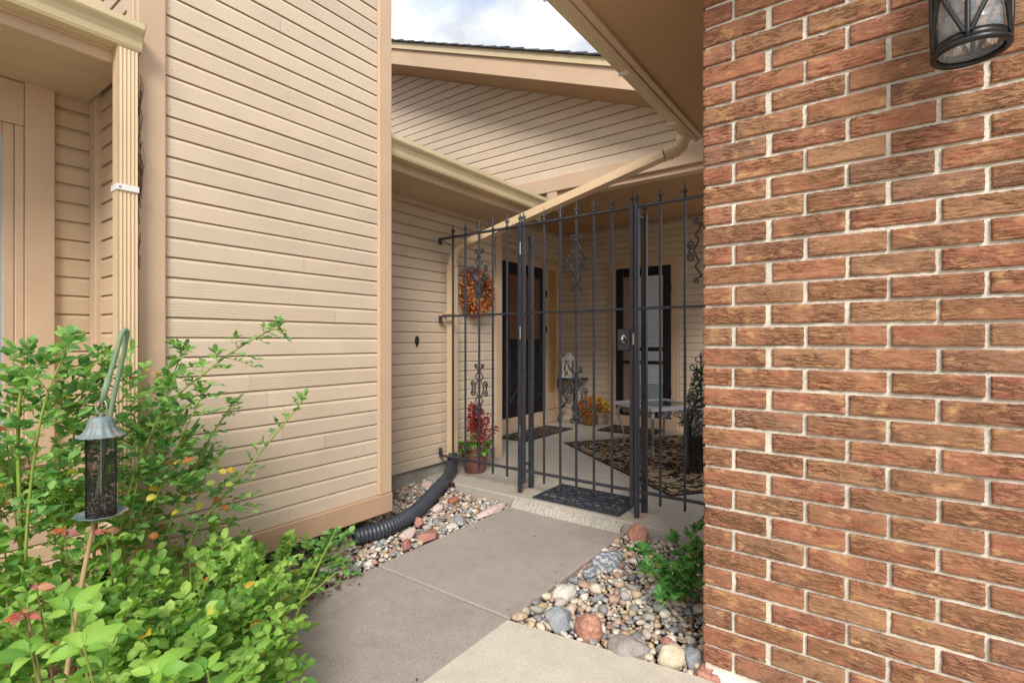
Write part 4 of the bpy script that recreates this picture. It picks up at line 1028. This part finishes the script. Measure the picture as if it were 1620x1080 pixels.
def gravel(name, label, poly_ok, box, n, rmin, rmax, zf, passes):
    V = []; F = []; Cc = []; off = 0
    grid = {}; cell = .03; placed = 0
    def ok(x, y, r, layer):
        cx_, cy_ = int(x/cell), int(y/cell)
        for i in range(-2, 3):
            for j in range(-2, 3):
                for (px, py, pr, pl_) in grid.get((cx_+i, cy_+j), ()):
                    if pl_ == layer and (px-x)**2+(py-y)**2 < ((pr+r)*.78)**2: return False
        return True
    for (layer, cnt, r0, r1, zo) in passes:
        for k in range(cnt):
            r = r0+(r1-r0)*nrs.rand()**1.8; x = nrs.uniform(box[0], box[1]); y = nrs.uniform(box[2], box[3])
            if not poly_ok(x, y, r) or not ok(x, y, r, layer): continue
            grid.setdefault((int(x/cell), int(y/cell)), []).append((x, y, r, layer))
            B_, Fc = (ICO2, ICF2) if (layer and r > .014) else (ICO, ICF)
            sc = np.array([r*nrs.uniform(.95, 1.35), r*nrs.uniform(.75, 1.05), r*nrs.uniform(.45, .8)])
            w = B_*(1+.16*np.sin(B_ @ nrs.normal(size=(3, 1))*2.4+nrs.rand()*6)); w = w*sc
            a = nrs.rand()*6.28; tl_ = nrs.normal()*.35; ca_, sa_ = math.cos(a), math.sin(a); ct_, st_ = math.cos(tl_), math.sin(tl_)
            w = w @ np.array([[1, 0, 0], [0, ct_, -st_], [0, st_, ct_]]) @ np.array([[ca_, -sa_, 0], [sa_, ca_, 0], [0, 0, 1]])
            V.append(w+np.array([x, y, zf(x, y)+zo+r*.35])); F.append(Fc+off); off += len(B_)
            c = (np.array(PC[nrs.randint(len(PC))][:3])*.72+np.array([.50, .45, .38])*.28)*nrs.uniform(.82, 1.15); Cc.append(np.tile(np.append(c, 1), (len(B_), 1)))
    V = np.vstack(V); F = np.vstack(F); Cc = np.vstack(Cc)
    me = bpy.data.meshes.new(name); me.vertices.add(len(V)); me.vertices.foreach_set('co', V.astype(np.float32).ravel())
    me.loops.add(F.size); me.loops.foreach_set('vertex_index', F.astype(np.int32).ravel())
    me.polygons.add(len(F)); me.polygons.foreach_set('loop_start', np.arange(0, F.size, 3, dtype=np.int32)); me.polygons.foreach_set('loop_total', np.full(len(F), 3, dtype=np.int32))
    me.polygons.foreach_set('use_smooth', np.ones(len(F), dtype=bool)); me.update(calc_edges=True)
    ca = me.color_attributes.new('Col', 'FLOAT_COLOR', 'POINT'); ca.data.foreach_set('color', Cc.astype(np.float32).ravel())
    me.materials.append(M['pebble'])
    return tag(link(bpy.data.objects.new(name, me), None, (0, 0, 0)), label, 'gravel', kind='stuff')
zl = lambda x, y: -.022+.012*math.sin(x*5)*math.sin(y*7)
gravel('river_gravel', 'mixed river gravel between the walk, the porch and the brick wall', lambda x, y, r: (y < 1.245-r*.6 and x < 2.86-r*.6 and x > 1.765-(y-.45)*.139+r*.7 and y > YB+r*.5), (1.62, 2.88, .48, 1.25), 0, 0, 0, zl,
       [(0, 2600, .010, .016, -.008), (1, 4600, .009, .026, .004), (2, 700, .012, .028, .016)])
gravel('river_gravel', 'mixed river gravel strip along the left edge of the walk below the bay', lambda x, y, r: (y > 2.095+r*.6 and x < 2.86-r*.6 and y < 2.95), (.75, 2.88, 2.09, 2.95), 0, 0, 0, lambda x, y: zl(x, y)+.03*max(0, min(1, (y-2.1)/.5)),
       [(0, 4200, .010, .016, -.008), (1, 6200, .009, .023, .004), (2, 900, .011, .024, .015)])
def rock(name, c, size, rot, mat, label, seed, flat=.0, group=None):
    bm = bmesh.new(); bmesh.ops.create_icosphere(bm, subdivisions=4, radius=1); rs = Vector((seed*3.7, seed*1.3, seed*.7))
    pl_ = [Vector((mnoise.random()-.5, mnoise.random()-.5, mnoise.random()-.3)).normalized() for i in range(int(10*flat))] if flat else []
    rr_ = random.Random(seed)
    pl_ = [(Vector((rr_.gauss(0, 1), rr_.gauss(0, 1), rr_.gauss(0, .8))).normalized(), rr_.uniform(.62, .82)) for i in range(int(14*flat))]
    for v in bm.verts:
        d = v.co.normalized(); r = 1+.22*mnoise.noise(d*1.3+rs)+.09*mnoise.noise(d*3.2+rs)+.035*mnoise.noise(d*9+rs)
        for n_, k_ in pl_:
            t = d.dot(n_)*r
            if t > k_: r *= k_/t*(1+.01*mnoise.noise(d*14+rs))
        v.co = d*r
        v.co = Vector((v.co.x*size[0], v.co.y*size[1], v.co.z*size[2]))
    zmin = min(v.co.z for v in bm.verts)
    for v in bm.verts: v.co.z -= zmin
    me = bpy.data.meshes.new(name); bm.to_mesh(me); bm.free(); me.materials.append(mat)
    me.polygons.foreach_set('use_smooth', [True]*len(me.polygons))
    o = link(bpy.data.objects.new(name, me), None, (c[0], c[1], c[2])); o.rotation_euler = (0, 0, rot); return tag(o, label, 'stone')
ZR = -.03
rock('stone', (2.68, 2.135, ZR+.01), (0.181, 0.053, 0.025), .12, M['r_pink'], 'long flat pale pink stone at the far left end of the walk', 3, .9)
rock('stone', (2.03, 2.24, ZR+.015), (0.107, 0.039, 0.029), .42, M['r_pink'], 'long pink stone wedge beside the drain pipe', 5, .9)
rock('stone', (2.09, 2.135, ZR+.005), (0.090, 0.056, 0.037), .25, M['r_red'], 'large red angular stone at the walk edge', 8, .9)
rock('stone', (1.935, 2.155, ZR+.005), (0.065, 0.034, 0.032), .75, M['r_red'], 'narrow dark red stone leaning beside the pink wedge', 11, .9)
rock('stone', (2.17, 2.30, ZR+.03), (0.030, 0.034, 0.032), .3, M['r_red'], 'small upright reddish stone against the drain pipe', 13, .6)
rock('stone', (2.75, 2.83, ZR+.03), (0.053, 0.043, 0.036), .2, M['r_pink'], 'pale pink stone by the house foundation behind the pipe', 15, .7)
rock('stone', (2.65, 2.46, ZR+.025), (0.052, 0.034, 0.025), .2, M['r_brown'], 'smooth brown stone midway between pipe and porch step', 17, .2)
rock('stone', (2.44, 2.41, ZR+.02), (0.056, 0.047, 0.032), .6, M['r_pink'], 'rough pink lump of stone in front of the drain pipe', 19, .8)
rock('stone', (2.40, 2.19, ZR+.015), (0.043, 0.043, 0.022), 1.2, M['r_grey'], 'flat grey stone among gravel left of the walk', 21, .3)
rock('stone', (2.30, 2.15, ZR+.015), (0.052, 0.034, 0.020), .2, M['r_white'], 'flat whitish stone near the red stones at the walk edge', 22, .5)
rock('stone', (2.775, 1.145, ZR), (0.073, 0.062, 0.061), .5, M['r_granite'], 'red granite stone at the far corner of the right gravel bed', 61, .1)
rock('stone', (2.39, 1.145, ZR-.01), (0.090, 0.053, 0.052), -.55, M['r_band'], 'large grey and white banded boulder at the walk edge', 27, .1)
rock('stone', (2.235, 1.17, ZR), (0.039, 0.036, 0.032), .3, M['r_band'], 'small round banded stone next to the large banded boulder', 29, 0)
rock('stone', (1.99, 1.165, ZR), (0.065, 0.045, 0.036), -.2, M['r_white'], 'rounded white stone halfway along the right walk edge', 31, .1)
rock('stone', (1.748, 1.05, ZR-.005), (0.047, 0.060, 0.056), .3, M['r_grey'], 'blue-grey stone with white vein by the front slab', 33, .3)
rock('stone', (1.765, .925, ZR-.005), (0.058, 0.053, 0.056), .2, M['r_granite'], 'rough red granite stone by the front slab edge', 35, .2)
rock('stone', (1.765, .765, ZR-.012), (0.060, 0.079, 0.043), .25, M['r_mauve'], 'broad mauve-grey stone along the front slab edge', 37, .4)
rock('stone', (1.80, .62, ZR-.005), (0.043, 0.053, 0.043), .5, M['r_cream'], 'cream and tan stone near the brick corner', 39, .4)
rock('stone', (1.84, .545, ZR-.005), (0.034, 0.039, 0.040), .1, M['r_grey'], 'dark grey stone touching the brick corner', 41, .3)
rock('stone', (1.90, .665, ZR+.01), (0.024, 0.026, 0.019), .1, M['r_red'], 'small round reddish pebble near the cream stone', 43, 0)
pc = thing('pine_cone', (2.86, 2.66, .0), 'small brown pine cone resting on gravel near the porch step', 'pine cone')
pg = G()
for k in range(7):
    for i in range(9):
        a = i*2*math.pi/9+k*.35; r = .028*math.sin(math.pi*(k+1.2)/8.6); zz = .004+k*.0085
        pg.add([(2.86+.3*r*math.cos(a-.5), 2.66+.3*r*math.sin(a-.5), zz), (2.86+1.15*r*math.cos(a), 2.66+1.15*r*math.sin(a), zz+.006), (2.86+.3*r*math.cos(a+.5), 2.66+.3*r*math.sin(a+.5), zz), (2.86+.2*r*math.cos(a), 2.66+.2*r*math.sin(a), zz+.01)], [(0, 1, 2), (0, 3, 1), (1, 3, 2)])
pg.mk('scales', M['wood_cone'], pc)

# ------------------------------------------------------------------ bird feeder on a hook
bf = thing('bird_feeder', (.425, 1.618, .685), 'weathered mesh tube bird feeder with fluted metal hat, hanging from the hook', 'bird feeder')
fx, fy = .425, 1.618; TR = .0315
hw = lambda a, z: (.05*math.sin(a*13))*max(0, min(1, (.94-z)/.04))
G().lathe([(.0001, .947), (.022, .947), (.026, .941), (.031, .920), (.038, .908), (.050, .899)], (fx, fy, 0), 78, hw).mk('hat', M['patina'], bf)
G().lathe([(.050, .898), (.037, .906), (.030, .918), (.025, .939), (.0001, .945)], (fx, fy, 0), 78, hw).mk('hat_lining', M['patina'], bf)
G().lathe([(.0001, .692), (.034, .692), (.046, .695), (.056, .701), (.056, .7025), (.046, .698), (.034, .695), (.0001, .695)], (fx, fy, 0), 78, lambda a, z: .04*math.sin(a*11) if z > .694 else 0).mk('tray', M['patina'], bf)
mg = G()
for i in range(56): mg.tube([(fx+TR*math.cos(2*math.pi*i/56), fy+TR*math.sin(2*math.pi*i/56), .695+z) for z in (0, .21)], .0006, 3, False)
for k in range(62):
    z = .698+k*.0034; mg.tube([(fx+TR*math.cos(2*math.pi*i/24), fy+TR*math.sin(2*math.pi*i/24), z) for i in range(24)], .0005, 3, False, True)
tag(mg.mk('wire_mesh', M['black'], bf), kind='stuff')
sg = G(); sg2 = []
for i in range(750):
    a = rnd.uniform(0, 6.28); r = .029*math.sqrt(rnd.random()); z = .697+rnd.random()*(.058+.012*math.sin(a)); dx, dy, dz = rnd.uniform(-1, 1), rnd.uniform(-1, 1), rnd.uniform(-.6, .6)
    p = Vector((fx+r*math.cos(a), fy+r*math.sin(a), z)); d = Vector((dx, dy, dz)).normalized(); n = d.orthogonal().normalized(); m_ = d.cross(n)
    c = rnd.choice([srgb(84, 76, 72), srgb(60, 56, 56), srgb(186, 174, 156), srgb(150, 136, 122)])
    sg.add([p-d*.004, p+n*.0017, p+m_*.0017, p-n*.0017, p-m_*.0017, p+d*.004], [(0, 2, 1), (0, 3, 2), (0, 4, 3), (0, 1, 4), (5, 1, 2), (5, 2, 3), (5, 3, 4), (5, 4, 1)]); sg.c += [c]*6
tag(sg.mk('seeds', M['seed'], bf), kind='stuff')
G().tube([(fx, fy, .69), (fx, fy, .95)], .0022, 6).mk('rod', M['steel'], bf)
G().lathe([(.0001, .947), (.005, .947), (.005, .955), (.0001, .958)], (fx, fy, 0), 10).mk('nut', M['steel'], bf)
rdir = Vector((math.sin(R(36.3)), -math.cos(R(36.3)), 0))
G().tube([Vector((fx, fy, .973))+rdir*(.015*math.cos(a))+Vector((0, 0, .018*math.sin(a))) for a in [2*math.pi*i/24 for i in range(24)]], .0015, 6, closed=True).mk('hanging_ring', M['steel'], bf)
hk = thing('shepherd_hook', (.37, 1.72, 0), 'green and rust painted shepherd hook pole standing in the shrub', 'hook pole')
hp = [Vector((.22, 1.26, -.05)), Vector((.262, 1.345, .15)), Vector((.330, 1.482, .42)), Vector((.372, 1.570, .54)), Vector((.425, 1.675, .665))]
up_ = [Vector((.425, 1.675, .665)), Vector((.447, 1.692, .816)), Vector((.462, 1.668, .971)), Vector((.473, 1.630, 1.09)), Vector((.476, 1.612, 1.142))]
arc = [Vector((.476, 1.603, 1.162)), Vector((.470, 1.597, 1.170)), Vector((.462, 1.593, 1.162))]
down = [Vector((.456, 1.592, 1.140)), Vector((.442, 1.603, 1.067)), Vector((.432, 1.611, 1.020)), Vector((.4265, 1.616, .988))]
G().tube(smooth(up_+arc+down, 4), .0058, 9).mk('crook', M['hook'], hk, smooth=True)
G().tube(smooth(hp, 4), .0055, 9).mk('pole', M['bamboo'], hk, smooth=True)
G().tube([(.4365, 1.6075, 1.043), (.426, 1.6165, .984)], .0072, 9).mk('end_sleeve', M['hook'], hk, smooth=True)

# ------------------------------------------------------------------ plants
GR = [srgb(130, 170, 76), srgb(114, 158, 70), srgb(148, 186, 88), srgb(96, 142, 64), srgb(164, 196, 98), srgb(138, 178, 82)]
GD = [srgb(98, 146, 80), srgb(110, 158, 84), srgb(122, 168, 90), srgb(84, 130, 72), srgb(138, 180, 102), srgb(146, 186, 100)]
YL = [srgb(206, 196, 84), srgb(216, 178, 70), srgb(190, 120, 64), srgb(184, 200, 96)]
def sprig(lv, tw, p, d, length, n, L, pal, kind, odd=.03, up=Vector((0, 0, 1)), tws=.0016):
    d = Vector(d).normalized(); side = d.cross(up); side = side.normalized() if side.length > .05 else d.orthogonal().normalized()
    droop = Vector((0, 0, -.25*length))
    pts_ = [Vector(p)+d*length*t+droop*t*t for t in (0, .33, .66, 1)]
    tw.tube(pts_, [tws, tws, tws*.8, tws*.5], 4, False)
    for k in range(n):
        t = (k+.6)/n; q = Vector(p)+d*length*t+droop*t*t; s = 1 if k % 2 else -1
        ld = d*rnd.uniform(.25, .7)+side*s*rnd.uniform(.7, 1.0)+up*rnd.uniform(-.1, .35)
        nn = up+Vector((rnd.uniform(-.45, .45), rnd.uniform(-.45, .45), 0))-Vector((.25, .2, 0))
        lv.add(q, ld, nn, L*rnd.uniform(.72, 1.18), rnd.choice(YL) if rnd.random() < odd else rnd.choice(pal), kind)
    lv.add(pts_[-1], d+up*.2, up+Vector((rnd.uniform(-.3, .3), rnd.uniform(-.3, .3), 0)), L*rnd.uniform(.9, 1.2), rnd.choice(pal), kind)
def mound(lv, tw, c, r, n, L, pal, kind, odd=.03, length=.10, nl=7):
    c = Vector(c); r = Vector(r)
    for i in range(n):
        o = Vector((rnd.gauss(0, 1), rnd.gauss(0, 1), rnd.gauss(.35, .8))).normalized()
        k = rnd.uniform(.45, .95)
        p = c+Vector((o.x*r.x, o.y*r.y, o.z*r.z))*k
        if p.z < .02: p.z = rnd.uniform(.02, .08)
        sprig(lv, tw, p, o+Vector((rnd.uniform(-.5, .5), rnd.uniform(-.5, .5), rnd.uniform(.0, .6))), length*rnd.uniform(.7, 1.3), nl, L, pal, kind, odd)

# low round-leaved shrub
ls = thing('low_shrub', (.62, 1.70, 0), 'bright green low shrub with small round leaves spilling over the walk', 'shrub')
lv = Leaves(); tw = G()
for (c, r, n, L) in (((.60, 1.70, .26), (.34, .34, .22), 150, .033), ((.36, 1.80, .34), (.24, .28, .28), 85, .031), ((.84, 1.86, .13), (.22, .18, .14), 75, .033),
                     ((.50, 1.44, .24), (.26, .22, .21), 100, .033), ((.64, 1.56, .16), (.24, .22, .16), 75, .033), ((.30, 1.55, .30), (.20, .22, .24), 60, .033), ((.36, 2.12, .46), (.28, .12, .26), 70, .031), ((.1, 1.9, .4), (.22, .3, .34), 55, .033), ((.34, 2.0, .56), (.22, .18, .22), 85, .031)):
    mound(lv, tw, c, r, n, L, GR, 'round', .025)
for i in range(26):
    a = Vector((.55+rnd.uniform(-.3, .3), 1.70+rnd.uniform(-.25, .25), 0)); b = a+Vector((rnd.uniform(-.2, .3), rnd.uniform(-.25, .25), rnd.uniform(.25, .5)))
    tw.tube([a, (a+b)/2+Vector((rnd.uniform(-.05, .05), 0, .05)), b], [.005, .004, .002], 5, False)
tag(tw.mk('twigs', M['cane'], ls), kind='stuff'); finish_leaves(lv, ls, 260)

# tall rose bush with long canes
rb = thing('rose_bush', (.62, 2.02, 0), 'tall leggy rose bush with long thorny canes reaching across the siding', 'shrub')
lv = Leaves(); tw = G()
canes = [[(.62, 2.0, .0), (.691, 2.0, .425), (.798, 2.05, .631), (.87, 2.05, .78), (.948, 2.05, .891)],
         [(.66, 2.0, .0), (.779, 2.0, .418), (.875, 2.0, .54), (1.004, 2.0, .668), (1.213, 2.0, .884)],
         [(.55, 1.97, .0), (.577, 1.95, .495), (.66, 1.95, .87), (.851, 1.95, 1.062), (1.0, 1.91, 1.17), (1.06, 1.9, 1.19)],
         [(.33, 1.92, .0), (.323, 1.9, .554), (.317, 1.9, .929), (.335, 1.9, 1.04), (.345, 1.9, 1.10)],
         [(.34, 1.85, .0), (.314, 1.8, .549), (.345, 1.8, .94), (.404, 1.8, 1.131)],
         [(.52, 2.12, .0), (.535, 2.1, .473), (.56, 2.1, .802), (.551, 2.1, 1.09)],
         [(.60, 2.1, .0), (.658, 2.1, .433), (.73, 2.13, .84), (.79, 2.1, 1.10)],
         [(.45, 2.05, .0), (.44, 2.05, .5), (.47, 2.05, .85), (.50, 2.05, 1.02)],
         [(.60, 2.0, .0), (.63, 1.98, .45), (.70, 1.96, .72), (.80, 1.95, .95)],
         [(.58, 2.0, .0), (.55, 1.96, .4), (.58, 1.94, .66), (.66, 1.93, .90)]]
for ci, cpts in enumerate(canes):
    P = smooth([Vector(p) for p in cpts], 8); n = len(P)
    thick = .0065 if ci in (0, 1, 3) else .0048
    cg_ = G().tube(P, [thick*(1-.6*i/n) for i in range(n)], 7)
    for i in range(4, n-4, 2):
        dd_ = Vector((rnd.uniform(-1, 1), rnd.uniform(-1, 1), rnd.uniform(-.2, .5))).normalized(); cg_.tube([P[i], P[i]+dd_*.011], [.0018, .0003], 4)
    cg_.mk('cane', M['cane'], rb, smooth=True)
    for i in range(int(n*.42), n):
        if rnd.random() < (.95 if ci > 1 else .85):
            ax = (P[min(n-1, i+1)]-P[i-1]).normalized(); a = rnd.uniform(0, 6.28); s1 = ax.orthogonal().normalized(); s2 = ax.cross(s1)
            o = (s1*math.cos(a)+s2*math.sin(a))+ax*.5+Vector((-.15, -.2, .35))
            small = ci < 2 or (ci == 2 and i > n*.66)
            sprig(lv, tw, P[i], o, rnd.uniform(.03, .055) if small else rnd.uniform(.055, .11), 4 if small else 5, .023 if small else .036, GD, 'oval', .008, tws=.0012)
    for k in range(3):
        sprig(lv, tw, P[-1], Vector((rnd.uniform(-.6, .6), rnd.uniform(-.6, .3), .8)), .04, 4, .026, GD, 'oval', 0, tws=.001)
for (c, r, n) in (((.66, 2.05, .66), (.20, .12, .24), 54), ((.80, 2.08, .52), (.18, .12, .20), 26), ((.36, 2.0, .80), (.17, .14, .24), 64), ((.60, 2.05, .92), (.14, .08, .16), 20)):
    mound(lv, tw, c, r, int(n*1.25), .034, GD, 'oval', .05, .10, 6)
for i in range(14):
    lv.add((.70+rnd.uniform(-.1, .22), 2.0+rnd.uniform(-.1, .06), .62+rnd.uniform(-.12, .06)), (rnd.uniform(-1, 1), rnd.uniform(-1, 0), rnd.uniform(-.5, .5)), (-.5, -.6, .5), .03, rnd.choice(YL), 'round')
tag(tw.mk('twigs', M['cane'], rb), kind='stuff'); finish_leaves(lv, rb, 200)

# creeper with big five-part leaves in the near corner
cp = thing('creeper', (.28, 1.10, 0), 'pale green creeper with large pointed five-part leaves at lower left', 'plant')
lv = Leaves(); tw = G()
LC = [srgb(136, 178, 74), srgb(116, 162, 66), srgb(150, 188, 86), srgb(100, 146, 62)]
for (x, y, zc, rot, L, tilt) in ((.262, 1.085, .625, .9, .078, .35), (.215, 1.19, .60, 2.1, .072, .3), (.335, 1.00, .575, .2, .068, .3), (.20, 1.10, .53, 3.0, .07, .2), (.29, 1.03, .535, 4.0, .062, .2), (.41, .98, .55, 1.6, .055, .3),
                           (.275, 1.22, .64, 1.2, .066, .6), (.13, 1.20, .58, 2.6, .07, .3), (.36, .95, .50, 5.0, .06, .2), (.25, .98, .50, .4, .066, .3), (.16, 1.08, .47, 1.4, .07, .2), (.30, 1.12, .56, 2.4, .06, .4), (.38, 1.04, .53, 3.3, .056, .2), (.22, 1.04, .57, 5.4, .062, .1), (.45, 1.02, .48, .7, .055, .3)):
    c = Vector((x, y, zc)); nn = Vector((-.35+rnd.uniform(-.35, .35), -.55+rnd.uniform(-.35, .35), 1.0))
    tw.tube([(x+.03, y+.05, 0), (x+.05, y+.03, zc*.6), c], [.003, .0025, .0018], 5)
    for k, (da, ls_) in enumerate(((0, 1.0), (.95, .92), (-.95, .92), (1.9, .62), (-1.9, .62))):
        a = rot+da; d = Vector((math.cos(a), math.sin(a), tilt if abs(da) < 1.5 else 0))
        lv.add(c+d.normalized()*.006, d, nn+Vector((rnd.uniform(-.2, .2), rnd.uniform(-.2, .2), 0)), L*.82*ls_*rnd.uniform(.85, 1.12), rnd.choice(LC), 'big')
tw.mk('stem', M['cane'], cp); finish_leaves(lv, cp, 80)
# reddening leaves on the far left
rl = thing('red_leaved_vine', (.25, 1.55, 0), 'vine with a few red autumn leaves at the left picture edge', 'plant')
lv = Leaves(); tw = G(); RC = [srgb(176, 98, 84), srgb(160, 100, 92), srgb(200, 116, 78), srgb(190, 140, 106)]
for (x, y, zz) in ((.28, 1.50, .60), (.26, 1.46, .56), (.30, 1.95, .90), (.28, 2.0, .86), (.33, 1.95, .66), (.38, 1.75, .64), (.24, 1.38, .60), (.46, 1.72, .62)):
    tw.tube([(x+.02, y+.03, 0), (x+.03, y, zz*.6), (x, y, zz)], [.003, .002, .0015], 5)
    for k in range(5):
        a = rnd.uniform(0, 6.28); lv.add((x, y, zz), (math.cos(a), math.sin(a), rnd.uniform(-.3, .4)), (-.5, -.8, .8), rnd.uniform(.022, .036), rnd.choice(RC), 'narrow')
tw.mk('stem', M['twig'], rl); finish_leaves(lv, rl, 40)
# trailing shoots beside the walk
ts = thing('trailing_plant', (1.30, 2.20, 0), 'trailing green shoots creeping over gravel below the bay skirt', 'plant')
lv = Leaves(); tw = G()
mound(lv, tw, (1.42, 2.20, .09), (.14, .10, .12), 26, .040, GD, 'round', .01, .10, 6)
mound(lv, tw, (1.12, 2.14, .10), (.20, .14, .12), 48, .034, GR, 'round', .04, .10, 6)
mound(lv, tw, (.92, 2.22, .22), (.16, .10, .16), 30, .032, GR, 'round', .06, .10, 6)
for i in range(10): tw.tube([(1.0+rnd.uniform(-.1, .1), 2.18, 0), (1.15+rnd.uniform(-.1, .15), 2.18+rnd.uniform(-.06, .06), .08), (1.35+rnd.uniform(-.1, .2), 2.18+rnd.uniform(-.08, .08), .07+rnd.uniform(0, .1))], .002, 4)
tw.mk('stem', M['cane'], ts); finish_leaves(lv, ts, 120)
# small plant in the right bed
rp_ = thing('bed_plant', (2.20, .72, 0), 'small dark green leafy plant growing from gravel against the brick corner', 'plant')
lv = Leaves(); tw = G()
for (tip, n) in (((2.05, .86, .16), 7), ((2.28, .97, .16), 7), ((2.30, .66, .34), 9), ((2.40, .80, .22), 8), ((2.10, .68, .20), 8), ((2.2, .62, .28), 9), ((1.98, .72, .08), 7), ((2.15, .90, .22), 8), ((2.34, .58, .38), 8), ((2.10, .60, .14), 7), ((2.42, .62, .2), 7)):
    a = Vector((2.2, .70, 0)); b = Vector(tip); P = smooth([a, (a+b)/2+Vector((0, 0, .05)), b], 6); tw.tube(P, .0024, 4)
    for k in range(n):
        i = int(3+(len(P)-4)*k/n); sprig(lv, tw, P[i], Vector((rnd.uniform(-1, 1), rnd.uniform(-1, 1), .5)), .05, 5, .034, [srgb(72, 124, 60), srgb(86, 140, 66), srgb(100, 154, 76), srgb(62, 110, 54)], 'oval', .01)
tw.mk('stem', M['cane'], rp_); finish_leaves(lv, rp_, 120)
# leaf litter on the soil under the shrubs
lt_ = Leaves()
for i in range(500):
    lt_.add((rnd.uniform(.1, 1.5), rnd.uniform(2.0, 2.3), rnd.uniform(-.01, .012)), (rnd.uniform(-1, 1), rnd.uniform(-1, 1), 0), (rnd.uniform(-.4, .4), rnd.uniform(-.4, .4), 1), rnd.uniform(.02, .04), rnd.choice([srgb(150, 110, 78), srgb(120, 86, 62), srgb(176, 140, 100), srgb(104, 80, 62)]))
for i in range(34):
    lt_.add((rnd.uniform(1.0, 2.8), rnd.choice([rnd.uniform(2.0, 2.085), rnd.uniform(1.255, 1.32), rnd.uniform(1.3, 2.0)]), .003), (rnd.uniform(-1, 1), rnd.uniform(-1, 1), 0), (rnd.uniform(-.3, .3), rnd.uniform(-.3, .3), 1), rnd.uniform(.006, .016), rnd.choice([srgb(150, 110, 78), srgb(96, 76, 60), srgb(176, 140, 100)]))
tag(lt_.joined(lt_.items).mk('leaf_litter', M['attr'], None, (0, 0, 0)), 'brown dry leaf litter on the soil under the shrubs', 'leaf litter', kind='stuff')
